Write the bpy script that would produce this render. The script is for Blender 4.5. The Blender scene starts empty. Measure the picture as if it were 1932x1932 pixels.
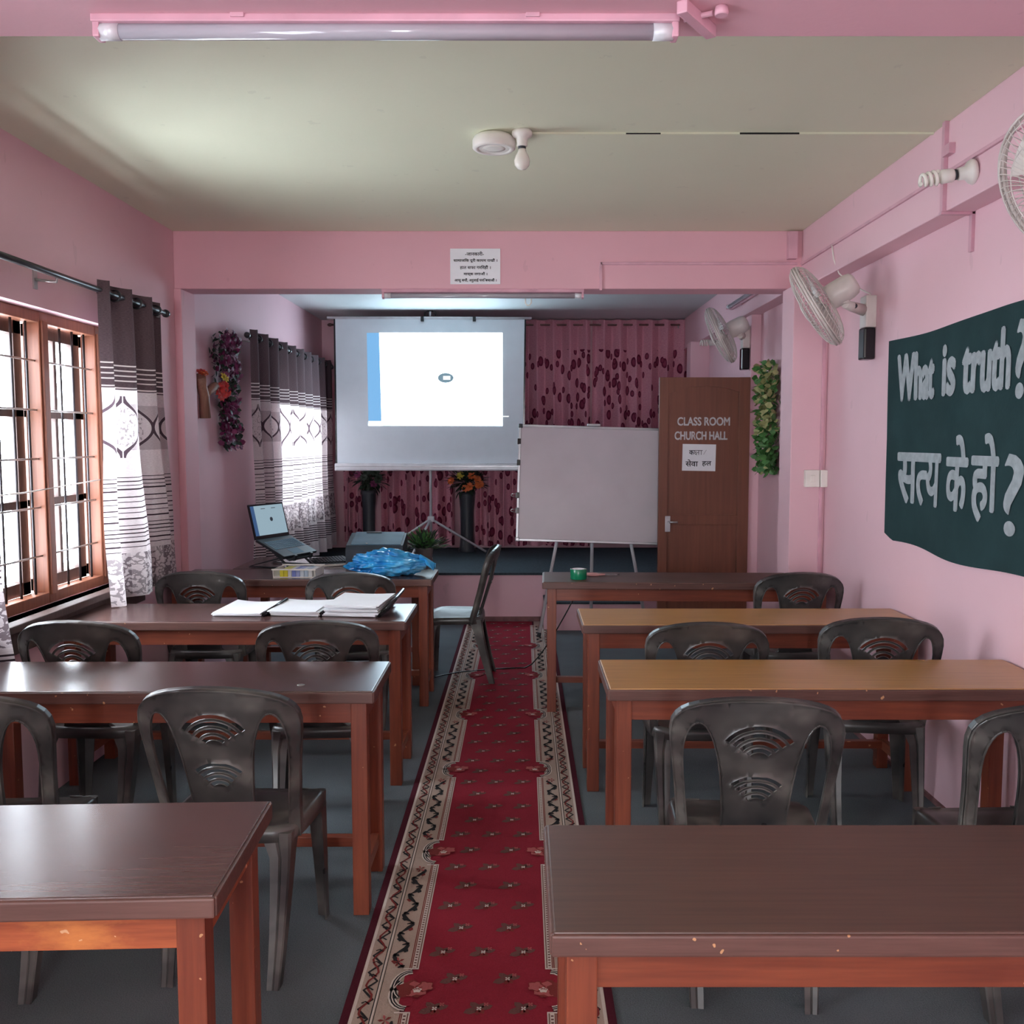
import bpy, bmesh, math, random
from mathutils import Vector, Matrix, Quaternion
from mathutils.geometry import delaunay_2d_cdt
random.seed(7)
PI = math.pi
SC = bpy.context.scene
COL = SC.collection

# ------------------------------------------------------------------ colour
def lin(c):
    return tuple((x/255/12.92 if x/255 <= .04045 else ((x/255+.055)/1.055)**2.4) for x in c)

# ------------------------------------------------------------------ node helper
class E:
    """small expression wrapper around node sockets"""
    def __init__(s, nt, so): s.nt, s.so = nt, so
    def _m(s, op, *a, clamp=False):
        n = s.nt.nodes.new('ShaderNodeMath'); n.operation = op; n.use_clamp = clamp
        for i, v in enumerate((s,)+a):
            if isinstance(v, E): s.nt.links.new(v.so, n.inputs[i])
            else: n.inputs[i].default_value = v
        return E(s.nt, n.outputs[0])
    def __add__(s, o): return s._m('ADD', o)
    __radd__ = __add__
    def __sub__(s, o): return s._m('SUBTRACT', o)
    def __rsub__(s, o): return (s*-1)+o
    def __mul__(s, o): return s._m('MULTIPLY', o)
    __rmul__ = __mul__
    def __truediv__(s, o): return s._m('DIVIDE', o)
    def lt(s, o): return s._m('LESS_THAN', o)
    def gt(s, o): return s._m('GREATER_THAN', o)
    def fract(s): return s._m('FRACT')
    def abs(s): return s._m('ABSOLUTE')
    def cos(s): return s._m('COSINE')
    def sin(s): return s._m('SINE')
    def mx(s, o): return s._m('MAXIMUM', o)
    def between(s, a, b): return s.gt(a)*s.lt(b)

def mixc(nt, fac, a, b):
    n = nt.nodes.new('ShaderNodeMix'); n.data_type = 'RGBA'
    def put(i, v):
        if isinstance(v, E): nt.links.new(v.so, n.inputs[i])
        elif isinstance(v, (int, float)): n.inputs[i].default_value = v
        else: n.inputs[i].default_value = tuple(v)[:3]+(1,)
    put(0, fac); put(6, a); put(7, b)
    return E(nt, n.outputs[2])

def coord(nt, kind='Object'):
    n = nt.nodes.new('ShaderNodeTexCoord'); return E(nt, n.outputs[kind])
def sep(nt, v):
    n = nt.nodes.new('ShaderNodeSeparateXYZ'); nt.links.new(v.so, n.inputs[0])
    return [E(nt, n.outputs[i]) for i in range(3)]
def noise(nt, v, scale=5, detail=3, stretch=(1, 1, 1), rough=.5):
    mp = nt.nodes.new('ShaderNodeMapping'); nt.links.new(v.so, mp.inputs[0]); mp.inputs['Scale'].default_value = stretch
    n = nt.nodes.new('ShaderNodeTexNoise'); n.inputs['Scale'].default_value = scale
    n.inputs['Detail'].default_value = detail; n.inputs['Roughness'].default_value = rough
    nt.links.new(mp.outputs[0], n.inputs['Vector'])
    return E(nt, n.outputs[0])
def ramp(nt, f, stops):
    n = nt.nodes.new('ShaderNodeValToRGB'); nt.links.new(f.so, n.inputs[0])
    cr = n.color_ramp
    cr.elements[0].position, cr.elements[0].color = stops[0][0], tuple(stops[0][1])+(1,)
    cr.elements[1].position, cr.elements[1].color = stops[-1][0], tuple(stops[-1][1])+(1,)
    for p, c in stops[1:-1]:
        e = cr.elements.new(p); e.color = tuple(c)+(1,)
    return E(nt, n.outputs[0])
def bump(nt, b, h, strength=.2, dist=.01):
    n = nt.nodes.new('ShaderNodeBump'); n.inputs['Strength'].default_value = strength; n.inputs['Distance'].default_value = dist
    nt.links.new(h.so, n.inputs['Height']); nt.links.new(n.outputs[0], b.inputs['Normal'])

def base(name, rough=.5, metal=0, spec=.5):
    m = bpy.data.materials.new(name); m.use_nodes = True
    nt = m.node_tree; b = nt.nodes['Principled BSDF']
    b.inputs['Roughness'].default_value = rough; b.inputs['Metallic'].default_value = metal
    b.inputs['Specular IOR Level'].default_value = spec
    return m, nt, b
def setc(nt, b, e, key='Base Color'):
    if isinstance(e, E): nt.links.new(e.so, b.inputs[key])
    else: b.inputs[key].default_value = tuple(e)[:3]+(1,)

def simple(name, c, rough=.5, metal=0, spec=.5, var=.12, scale=8, bmp=0):
    m, nt, b = base(name, rough, metal, spec)
    L = lin(c); co = coord(nt)
    n = noise(nt, co, scale, 4)
    setc(nt, b, ramp(nt, n, [(.3, tuple(x*(1-var) for x in L)), (.7, tuple(min(1, x*(1+var)) for x in L))]))
    if bmp: bump(nt, b, noise(nt, co, scale*12, 3), bmp, .004)
    return m

def wood(name, c1, c2, rough=.35, axis=0, scale=6, chips=False):
    m, nt, b = base(name, rough)
    co = coord(nt)
    st = [14, 14, 14]; st[axis] = .7
    g = noise(nt, co, scale, 5, tuple(st), .6)
    big = noise(nt, co, 2.2, 3)
    col = ramp(nt, g*.6+big*.4, [(.33, lin(c1)), (.66, lin(c2))])
    if chips:
        ch = noise(nt, co, 38, 2, (1, 1, 1)).gt(.735)
        col = mixc(nt, ch, col, lin((190, 140, 100)))
    setc(nt, b, col)
    bump(nt, b, g, .12, .002)
    return m

# ------------------------------------------------------------------ mesh builder
class MB:
    def __init__(s, o=(0, 0, 0)):
        s.v, s.f, s.mi, s.sm, s.uv = [], [], [], [], {}
        s.o = Vector(o); s.M = Matrix.Identity(4)
    def pt(s, p):
        s.v.append(s.M @ Vector(p)); return len(s.v)-1
    def face(s, ids, mi=0, sm=False):
        s.f.append(tuple(ids)); s.mi.append(mi); s.sm.append(sm)
    def poly(s, pts, mi=0):
        s.face([s.pt(p) for p in pts], mi)
    def bx(s, x0, x1, y0, y1, z0, z1, mi=0, bev=0):
        if x0 > x1: x0, x1 = x1, x0
        if y0 > y1: y0, y1 = y1, y0
        if z0 > z1: z0, z1 = z1, z0
        bm = bmesh.new()
        bmesh.ops.create_cube(bm, size=1)
        for v in bm.verts:
            v.co = Vector((x0+(v.co.x+.5)*(x1-x0), y0+(v.co.y+.5)*(y1-y0), z0+(v.co.z+.5)*(z1-z0)))
        if bev: bmesh.ops.bevel(bm, geom=list(bm.edges), offset=bev, segments=2, affect='EDGES', profile=.6)
        s.add(bm, mi); return s
    def add(s, bm, mi=0, sm=False):
        bm.verts.index_update(); k = len(s.v)
        for v in bm.verts: s.v.append(s.M @ v.co)
        for f in bm.faces: s.face([k+v.index for v in f.verts], mi, sm)
        bm.free()
    def ring(s, c, u, w, r, n, ph=0):
        return [s.pt(c+u*(r*math.cos(2*PI*i/n+ph))+w*(r*math.sin(2*PI*i/n+ph))) for i in range(n)]
    def tube(s, pts, r, n=8, mi=0, closed=False, caps=True):
        pts = [Vector(p) for p in pts]; N = len(pts)
        rs = r if isinstance(r, (list, tuple)) else [r]*N
        rings = []; up = None
        for i in range(N):
            if closed: d = pts[(i+1) % N]-pts[i-1]
            else: d = pts[min(i+1, N-1)]-pts[max(i-1, 0)]
            d.normalize()
            if up is None:
                up = Vector((0, 0, 1)) if abs(d.z) < .9 else Vector((1, 0, 0))
            u = up-d*up.dot(d); u.normalize(); w = d.cross(u); up = u
            rings.append(s.ring(pts[i], u, w, rs[i], n))
        for i in range(N if closed else N-1):
            a, b = rings[i], rings[(i+1) % N]
            for j in range(n): s.face((a[j], a[(j+1) % n], b[(j+1) % n], b[j]), mi, True)
        if not closed and caps:
            s.face(rings[0][::-1], mi); s.face(rings[-1], mi)
        return s
    def lathe(s, prof, n=24, mi=0, sm=True, cap=True):
        """profile of (r, z) about local z"""
        R = []
        for r, z in prof:
            R.append([s.pt((r*math.cos(2*PI*i/n), r*math.sin(2*PI*i/n), z)) for i in range(n)])
        for a, b in zip(R, R[1:]):
            for j in range(n): s.face((a[j], a[(j+1) % n], b[(j+1) % n], b[j]), mi, sm)
        if cap:
            if prof[0][0] > 1e-4: s.face(R[0][::-1], mi)
            if prof[-1][0] > 1e-4: s.face(R[-1], mi)
        return s
    def sheet(s, fn, nu, nv, mi=0, uv=None, sm=True):
        g = [[s.pt(fn(i/nu, j/nv)) for j in range(nv+1)] for i in range(nu+1)]
        for i in range(nu):
            for j in range(nv):
                ids = (g[i][j], g[i+1][j], g[i+1][j+1], g[i][j+1])
                if uv: s.uv[len(s.f)] = [uv(i/nu, j/nv), uv((i+1)/nu, j/nv), uv((i+1)/nu, (j+1)/nv), uv(i/nu, (j+1)/nv)]
                s.face(ids, mi, sm)
        return s
    def prism(s, pts, a, b, mi=0):
        """pts: list of 2D; a,b functions 2D->3D for the two caps"""
        A = [s.pt(a(p)) for p in pts]; B = [s.pt(b(p)) for p in pts]
        s.face(A[::-1], mi); s.face(B, mi); n = len(pts)
        for i in range(n): s.face((A[i], A[(i+1) % n], B[(i+1) % n], B[i]), mi)
        return s
    def build(s, name, mats, parent=None, label=None, fixn=True):
        me = bpy.data.meshes.new(name)
        me.from_pydata([tuple(v-s.o) for v in s.v], [], s.f)
        if not isinstance(mats, (list, tuple)): mats = [mats]
        for m in mats: me.materials.append(m)
        me.polygons.foreach_set('material_index', s.mi); me.polygons.foreach_set('use_smooth', s.sm)
        if s.uv:
            ul = me.uv_layers.new(name='UVMap')
            for fi, p in enumerate(me.polygons):
                if fi in s.uv:
                    for k, li in enumerate(p.loop_indices): ul.data[li].uv = s.uv[fi][k]
        me.validate()
        if fixn:
            bm = bmesh.new(); bm.from_mesh(me); bmesh.ops.recalc_face_normals(bm, faces=bm.faces); bm.to_mesh(me); bm.free()
        me.update()
        o = bpy.data.objects.new(name, me); COL.objects.link(o)
        if parent is not None: o.parent = parent
        else: o.location = s.o
        if label: o['label'] = label
        return o

def frame_m(loc, zdir, xhint=(0, 0, 1)):
    z = Vector(zdir).normalized(); x = Vector(xhint); x = (x-z*x.dot(z)).normalized(); y = z.cross(x)
    m = Matrix((x, y, z)).transposed().to_4x4(); m.translation = Vector(loc); return m

def tag(o, label, cat, group=None, kind=None):
    if label: o['label'] = label
    if cat: o['category'] = cat
    if group: o['group'] = group
    if kind: o['kind'] = kind
    return o
def thing(name, label, cat, loc=(0, 0, 0), rz=0, group=None):
    o = bpy.data.objects.new(name, None); COL.objects.link(o); o.empty_display_size = .1
    o.location = loc; o.rotation_euler = (0, 0, math.radians(rz))
    return tag(o, label, cat, group)
def struct(name, mb, mats):
    o = mb.build(name, mats); o['kind'] = 'structure'; return o
def copy_tree(o, parent=None):
    c = o.copy(); COL.objects.link(c)
    if parent is not None: c.parent = parent
    for ch in [x for x in bpy.data.objects if x.parent == o]: copy_tree(ch, c)
    return c

def text_data(body, bold=0.0, cutx=None):
    c = bpy.data.curves.new('t', 'FONT'); c.body = body; c.offset = bold; c.resolution_u = 4
    o = bpy.data.objects.new('t', c); COL.objects.link(o)
    bpy.context.view_layer.update()
    dg = bpy.context.evaluated_depsgraph_get()
    me = bpy.data.meshes.new_from_object(o.evaluated_get(dg))
    if cutx is not None:
        bm = bmesh.new(); bm.from_mesh(me)
        bmesh.ops.bisect_plane(bm, geom=list(bm.verts)+list(bm.edges)+list(bm.faces), plane_co=(cutx, 0, 0), plane_no=(1, 0, 0), clear_outer=True)
        bm.to_mesh(me); bm.free()
    vs = [(v.co.x, v.co.y) for v in me.vertices]; fs = [tuple(p.vertices) for p in me.polygons]
    bpy.data.objects.remove(o); bpy.data.curves.remove(c); bpy.data.meshes.remove(me)
    return vs, fs
def join_td(parts):
    V, F = [], []
    for (vs, fs), dx in parts:
        k = len(V); V += [(x+dx, y) for x, y in vs]; F += [tuple(i+k for i in f) for f in fs]
    return V, F
def put_text(mb, td, u0, u1, v0, v1, fn, mi=0, fit_v=None, bold=0, lay=(0, -.0001, 0)):
    """fit flat lettering to the box u0..u1, v0..v1 of a surface fn(u, v) -> 3D"""
    vs, fs = td
    xs = [p[0] for p in vs]; ys = [p[1] for p in vs]
    a, b = min(xs), max(xs); c, d = fit_v or (min(ys), max(ys))
    for k, (ox, oy) in enumerate([(0, 0)] if not bold else [(0, 0), (1, 0), (-1, 0), (0, 1), (0, -1), (.7, .7), (-.7, .7), (.7, -.7), (-.7, -.7)]):
        ids = [mb.pt(Vector(fn(u0+(x-a)/(b-a)*(u1-u0)+ox*bold, v0+(y-c)/(d-c)*(v1-v0)+oy*bold))+Vector(lay)*k) for x, y in vs]
        for f in fs: mb.face([ids[i] for i in f], mi)

# ------------------------------------------------------------------ materials
def wallmat(name, c, seed=0, stain=.06):
    m, nt, b = base(name, .62, 0, .35)
    co = coord(nt); L = lin(c)
    n = noise(nt, co, .9, 4)
    col = ramp(nt, n, [(.3, tuple(x*(1-stain) for x in L)), (.7, tuple(min(1, x*(1+stain)) for x in L))])
    sm = noise(nt, co, 14, 5, (1, 1, .4)).gt(.70)
    col = mixc(nt, sm*.18, col, tuple(x*.62 for x in L))
    setc(nt, b, col); bump(nt, b, noise(nt, co, 60, 4), .12, .004)
    return m
M = {}
M['pink'] = wallmat('pink wall paint', (230, 190, 199))
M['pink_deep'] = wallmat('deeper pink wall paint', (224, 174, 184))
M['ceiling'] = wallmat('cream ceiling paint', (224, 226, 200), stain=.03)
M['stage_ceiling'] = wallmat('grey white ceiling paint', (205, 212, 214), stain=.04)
def floor_mat():
    m, nt, b = base('slate grey carpet', .95, 0, .1)
    co = coord(nt)
    n = noise(nt, co, 260, 2); g = noise(nt, co, 1.5, 4)
    setc(nt, b, ramp(nt, n*.5+g*.5, [(.3, lin((76, 84, 88))), (.7, lin((116, 124, 128)))]))
    bump(nt, b, n, .5, .004); return m
M['floor'] = floor_mat()
M['stage_carpet'] = simple('dark green grey stage carpet', (62, 72, 78), .95, 0, .1, .2, 60, .3)
M['dirty'] = simple('scuffed brown skirting paint', (128, 92, 92), .7, 0, .3, .3, 12)
def laminate(name, c1, c2, rough):
    m, nt, b = base(name, rough, 0, .8)
    co = coord(nt)
    g = noise(nt, co, 4, 4, (.8, 22, 1), .55); sc = noise(nt, co, 3, 1)
    setc(nt, b, ramp(nt, g, [(.25, lin(c1)), (.75, lin(c2))]))
    nt.links.new((sc*(rough*.6)+rough*.7).so, b.inputs['Roughness'])
    return m
M['dark_lam'] = laminate('dark brown laminate', (70, 48, 46), (94, 68, 64), .23)
M['dark_lam2'] = laminate('matt dark brown laminate', (68, 42, 33), (88, 58, 46), .45)
M['oak_lam'] = laminate('yellow brown oak laminate', (166, 120, 66), (196, 148, 86), .3)
M['edge'] = wood('worn brown edge strip', (78, 50, 44), (108, 74, 66), .45, 0, 6, True)
M['frame'] = wood('reddish varnished wood', (106, 48, 34), (138, 70, 46), .38, 0, 5, True)
M['frame_v'] = wood('reddish varnished wood upright', (106, 48, 34), (138, 70, 46), .38, 2, 5, True)
M['frame_y'] = wood('reddish varnished wood side', (104, 50, 38), (138, 74, 50), .4, 1, 5, True)
M['win_wood'] = wood('orange brown window wood', (120, 70, 50), (152, 92, 66), .45, 2, 5)
M['sash'] = wood('dull brown sash wood', (66, 50, 46), (92, 72, 66), .55, 2, 5)
M['iron'] = simple('dark iron bar', (58, 54, 56), .45, .6)
M['steel'] = simple('pale steel rod', (186, 186, 184), .3, .8)
M['rod'] = simple('dark curtain pole', (62, 62, 66), .3, .4)
def chair_mat():
    m, nt, b = base('dusty black moulded plastic', .3, 0, .6)
    co = coord(nt)
    n = noise(nt, co, 4.5, 3, (1, 1, 1.2), .5)
    setc(nt, b, ramp(nt, n, [(.34, lin((42, 40, 41))), (.52, lin((70, 67, 65))), (.74, lin((124, 120, 114)))]))
    r = ramp(nt, n, [(.3, (.26,)*3), (.75, (.42,)*3)]); nt.links.new(r.so, b.inputs['Roughness'])
    return m
M['chair'] = chair_mat()
M['white_pl'] = simple('white plastic', (232, 228, 220), .35)
M['fan_pl'] = simple('cream grey fan plastic', (212, 204, 198), .4)
M['black_pl'] = simple('glossy black plastic', (22, 22, 26), .15)
M['dark_pl'] = simple('dark grey plastic', (44, 48, 54), .4)
M['pink_metal'] = simple('pink painted metal', (212, 164, 178), .4)
M['tube_glass'] = simple('milky tube glass', (172, 170, 178), .12, 0, .7, .02)
M['bulb'] = simple('milky bulb glass', (236, 232, 222), .2, 0, .6, .02)
M['alu'] = simple('brushed aluminium', (176, 178, 182), .35, .7)
M['white_metal'] = simple('white enamel metal', (214, 216, 220), .35, .1)
M['paper'] = simple('white paper', (236, 238, 242), .7, 0, .2, .03)
M['ink'] = simple('black print', (34, 34, 38), .7)
M['door'] = wood('brown painted door', (108, 62, 46), (128, 76, 56), .5, 2, 3)
M['letter'] = simple('pale painted lettering', (196, 194, 196), .6, var=.2, scale=40)
M['banner'] = simple('dark green cloth', (42, 64, 66), .9, 0, .1, .12, 5, .2)
M['banner_letter'] = simple('silver grey cut letters', (158, 168, 172), .75, 0, .2, .16, 30)
M['screen'] = simple('matt white screen cloth', (226, 236, 242), .85, 0, .15, .02)
M['wb'] = simple('whiteboard surface', (206, 200, 206), .35, 0, .4, .06, 3)
M['leaf'] = simple('green leaf', (72, 122, 62), .55, var=.4, scale=30)
M['leaf_dark'] = simple('dark leaf', (38, 52, 40), .6, var=.3, scale=30)
M['leaf_pale'] = simple('pale yellow green leaf', (164, 166, 112), .6, var=.2, scale=30)
M['petal_purple'] = simple('dark purple petal', (112, 34, 80), .6, var=.35, scale=30)
M['petal_red'] = simple('red petal', (190, 52, 48), .55, var=.2, scale=30)
M['petal_orange'] = simple('orange petal', (206, 104, 52), .55, var=.2, scale=30)
M['petal_yellow'] = simple('yellow petal', (206, 190, 80), .55, var=.2, scale=30)
M['bark'] = wood('carved branch wood', (120, 84, 70), (160, 120, 100), .6, 2, 6)
M['green_tape'] = simple('green tape', (20, 120, 84), .2)
M['pink_handle'] = simple('pink scissor handle', (204, 150, 148), .4)
M['blade'] = simple('steel blade', (150, 146, 148), .25, .9)
def bag_mat():
    m, nt, b = base('blue plastic film', .18, 0, .7)
    co = coord(nt); n = noise(nt, co, 7, 4)
    setc(nt, b, ramp(nt, n, [(.35, lin((22, 120, 200))), (.55, lin((60, 176, 236))), (.72, lin((140, 214, 248)))]))
    return m
M['bag'] = bag_mat()
M['printer'] = simple('charcoal blue printer plastic', (60, 72, 84), .3)
M['printer_top'] = simple('smooth lid with painted blue light', (92, 124, 144), .12)  # blue light on the lid is put into its colour; laptop keys share it
def emis(name, c, st):
    m, nt, b = base(name, .5); b.inputs['Base Color'].default_value = (.02, .02, .02, 1)
    b.inputs['Emission Color'].default_value = lin(c)+(1,); b.inputs['Emission Strength'].default_value = st
    return m
M['slide'] = emis('projected white slide', (214, 240, 255), 8.0)  # slide glows in place of a projector beam, boosted to light the stage
M['slide_blue'] = emis('projected blue margin', (118, 178, 228), .9)
M['slide_grey'] = emis('projected grey badge', (120, 150, 166), .8)
M['lap_white'] = emis('lit laptop page', (176, 206, 222), .55)
M['lap_blue'] = emis('lit laptop margin', (70, 108, 160), .5)
M['lap_dark'] = emis('lit laptop mark', (70, 80, 96), .3)
def glass():
    m, nt, b = base('window glass', .03); 
    out = nt.nodes['Material Output']
    t = nt.nodes.new('ShaderNodeBsdfTransparent'); t.inputs[0].default_value = (.94, .97, 1, 1)
    g = nt.nodes.new('ShaderNodeBsdfGlossy'); g.inputs['Roughness'].default_value = .03
    mx = nt.nodes.new('ShaderNodeMixShader'); mx.inputs[0].default_value = .05
    nt.links.new(t.outputs[0], mx.inputs[1]); nt.links.new(g.outputs[0], mx.inputs[2]); nt.links.new(mx.outputs[0], out.inputs[0])
    return m
M['glass'] = glass()

def translucent(m, nt, b, col, amt):
    out = nt.nodes['Material Output']
    tr = nt.nodes.new('ShaderNodeBsdfTranslucent'); nt.links.new(col.so, tr.inputs[0])
    mx = nt.nodes.new('ShaderNodeMixShader')
    if isinstance(amt, E): nt.links.new(amt.so, mx.inputs[0])
    else: mx.inputs[0].default_value = amt
    nt.links.new(b.outputs[0], mx.inputs[1]); nt.links.new(tr.outputs[0], mx.inputs[2]); nt.links.new(mx.outputs[0], out.inputs[0])

def curtain_grey():
    """u = metres along the cloth, v = metres down from the top edge"""
    m, nt, b = base('taupe and cream patterned curtain cloth', .85, 0, .15)
    uv = coord(nt, 'UV'); u, v, _ = sep(nt, uv)
    wv = noise(nt, uv, 60, 2, (1, 8, 1))
    dark = ramp(nt, wv, [(.3, lin((84, 70, 76))), (.7, lin((112, 96, 100)))])
    light = ramp(nt, wv, [(.3, lin((208, 196, 198))), (.7, lin((236, 228, 228)))])
    is_top = v.lt(.505)
    col = mixc(nt, is_top, light, dark)
    # white stripes in the dark top
    for d in (.385, .41, .435, .46, .495):
        col = mixc(nt, (v-d).abs().lt(.0035), col, lin((238, 230, 228)))
    # ogee diamonds
    U = ((u/.28+.22).fract()*2-1).abs(); V = (v-.69)/.155
    w = ((V*PI).cos()+1)*.5; inb = V.abs().lt(1.0)
    dd = (U-w).abs()
    line = inb*dd.lt(.085)*U.gt(.02)
    fill = inb*U.lt(w-.1)
    dam = noise(nt, uv, 55, 2)
    dam2 = (((u/.28+.22).fract()-.5).abs()*90).sin()*((v*85).sin())
    col = mixc(nt, fill*dam.gt(.55)*dam2.gt(-.1)*(U.lt(.55))*V.abs().lt(.62)*.55, col, lin((96, 80, 86)))
    out_ = inb*U.gt(w+.1)
    col = mixc(nt, out_*V.abs().lt(.75)*.45, col, lin((130, 112, 118)))
    col = mixc(nt, line, col, lin((84, 70, 78)))
    # dark pinstripes
    for d, t in ((.945, .002), (.965, .003), (.985, .002), (1.005, .004), (1.045, .003), (1.07, .002), (1.10, .003), (1.125, .002), (1.155, .004),
                 (1.19, .002), (1.21, .003), (1.23, .003), (1.25, .002), (1.275, .004), (1.30, .002)):
        col = mixc(nt, (v-d+(noise(nt, uv, 3, 1)-.5)*.004).abs().lt(t), col, lin((60, 48, 54)))
    # lower damask band
    lowb = v.between(1.33, 1.55)
    dm = noise(nt, uv, 28, 3, (1, 1, 1)).between(.46, .56)
    band2 = ((u/.12).fract()).gt(.5)
    col = mixc(nt, lowb*(dm*.6+band2*.25), col, lin((86, 70, 78)))
    for d in (1.58, 1.60, 1.62, 1.64, 1.66, 1.68, 1.70, 1.72):
        col = mixc(nt, (v-d).abs().lt(.004), col, lin((60, 48, 54)))
    setc(nt, b, col)
    amt = is_top*-.36+.46
    translucent(m, nt, b, col, amt)
    return m
M['curtain_grey'] = curtain_grey()
def curtain_pink():
    m, nt, b = base('pink leaf print curtain cloth', .75, 0, .25)
    uv = coord(nt, 'UV'); u, v, _ = sep(nt, uv)
    base_c = ramp(nt, noise(nt, uv, 40, 2, (1, 3, 1)), [(.3, lin((214, 146, 164))), (.7, lin((232, 172, 186)))])
    col = base_c
    for sc, off, r in ((6.2, 0, .27), (7.6, 5.3, .22)):
        mp = nt.nodes.new('ShaderNodeMapping'); nt.links.new(uv.so, mp.inputs[0])
        mp.inputs['Scale'].default_value = (sc*1.15, sc*.85, 1); mp.inputs['Location'].default_value = (off, off, 0); mp.inputs['Rotation'].default_value = (0, 0, .35 if off else -.3)
        vo = nt.nodes.new('ShaderNodeTexVoronoi'); vo.voronoi_dimensions = '2D'; vo.inputs['Scale'].default_value = 1; vo.inputs['Randomness'].default_value = .8
        nt.links.new(mp.outputs[0], vo.inputs['Vector'])
        d = E(nt, vo.outputs['Distance'])
        gate = sep(nt, E(nt, vo.outputs['Color']))[0].gt(.38)*v.gt(.30)
        lf = d.lt(r)*gate; inner = d.lt(r*.60)*gate
        col = mixc(nt, lf, col, lin((112, 34, 62)))
        col = mixc(nt, inner, col, lin((146, 62, 88)))
    setc(nt, b, col); translucent(m, nt, b, col, .15)
    return m
M['curtain_pink'] = curtain_pink()
def rug(name, c, var=.16):
    m, nt, b = base(name, .95, 0, .1)
    co = coord(nt); n = noise(nt, co, 220, 2); g = noise(nt, co, 2.5, 4); L = lin(c)
    setc(nt, b, ramp(nt, n*.4+g*.6, [(.3, tuple(x*(1-var) for x in L)), (.7, tuple(min(1, x*(1+var)) for x in L))]))
    bump(nt, b, n, .4, .003); return m
RUG = [rug('red rug pile', (136, 38, 52)), rug('beige rug pile', (172, 152, 140)), rug('cream rug pile', (205, 192, 184), .1), rug('black green rug pile', (46, 44, 46)),
       rug('maroon rug margin', (78, 28, 40)), rug('dusky rose rug pile', (166, 88, 88)), rug('brown red rug pile', (122, 52, 50)), rug('grey brown rug pile', (104, 70, 66))]

# ------------------------------------------------------------------ setting
XL, XR = -2.08, 1.78
YB, YS = -4.0, 9.75         # rear wall, stage wall
ZC = 2.80
YF = 7.89                   # stage front
mb = MB(); mb.bx(XL-.3, XR+.3, YB-.2, YS+.2, -.15, 0); struct('floor', mb, M['floor'])
mb = MB(); mb.bx(XL-.3, XR+.3, YB-.2, 5.75, ZC, ZC+.15); struct('ceiling', mb, M['ceiling'])
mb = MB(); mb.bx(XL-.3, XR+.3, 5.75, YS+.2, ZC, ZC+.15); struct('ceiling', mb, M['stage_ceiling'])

def wall_y(name, x0, x1, opens, mat):
    """wall running along y with openings (ya, yb, za, zb)"""
    mb = MB(); y = YB
    for ya, yb, za, zb in sorted(opens):
        mb.bx(x0, x1, y, ya, 0, ZC); 
        if za > 0: mb.bx(x0, x1, ya, yb, 0, za)
        mb.bx(x0, x1, ya, yb, zb, ZC); y = yb
    mb.bx(x0, x1, y, YS, 0, ZC)
    return struct(name, mb, mat)
WINS = [(-3.3, -1.3, .82, 2.13), (-.3, 1.3, .82, 2.13), (3.12, 4.98, .82, 2.13), (7.5, 9.0, .95, 2.2)]  # first two windows are unseen, put in to light the near end
wall_y('wall_left', XL-.22, XL, WINS, M['pink'])
wall_y('wall_right', XR, XR+.2, [], M['pink'])
mb = MB(); mb.bx(XL-.22, XR+.2, YS, YS+.2, 0, ZC); struct('wall_back', mb, M['pink'])
mb = MB()
mb.bx(XL-.22, -.7, YB-.2, YB, 0, ZC); mb.bx(.0, XR+.2, YB-.2, YB, 0, ZC); mb.bx(-.7, .0, YB-.2, YB, 2.15, ZC)  # unseen rear doorway, added to let daylight in and narrowed to dim it
struct('wall_front', mb, M['pink'])
# ceiling beams
def beam(name, x0, x1, y0, y1, z0, mat): return struct(name, MB().bx(x0, x1, y0, y1, z0, ZC, bev=.006), mat)
beam('trim_1', XL, XR, 1.86, 2.155, 2.46, M['pink_deep'])
beam('trim_2', XL, XR, 5.63, 5.84, 2.46, M['pink_deep'])
beam('trim_3', 1.665, XR, 2.155, 5.63, 2.455, M['pink'])
beam('trim_4', 1.665, XR, 5.84, YS, 2.49, M['pink'])
# pilasters
struct('trim_5', MB().bx(XL, -2.035, 5.62, 5.85, 0, 2.46, bev=.005), M['pink_deep'])
struct('trim_6', MB().bx(1.575, XR, 5.45, 5.69, 0, 2.455, bev=.005), M['pink'])
struct('trim_7', MB().bx(1.705, XR, 6.98, 7.16, 0, 2.49, bev=.004), M['pink'])
struct('trim_8', MB().bx(1.60, XR, 8.9, 9.1, .42, 2.49, bev=.004), M['pink'])
# stage
mb = MB(); mb.bx(XL, XR, YF, YS, 0, .405, 0); mb.bx(XL, XR, YF-.012, YS, .405, .425, 1); mb.bx(XL, XR, YF-.018, YF, 0, .045, 2)
struct('trim_9', mb, [M['pink'], M['stage_carpet'], M['dirty']])
mb = MB(); mb.bx(.18, .98, 7.52, YF-.02, 0, .22, 0); mb.bx(.18, .98, 7.51, YF-.02, .22, .235, 1)
struct('trim_10', mb, [M['pink'], M['stage_carpet']])
# skirting stain along the right wall
struct('baseboard_right', MB().bx(XR-.012, XR, YB, 5.45, 0, .02), M['dirty'])

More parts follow.
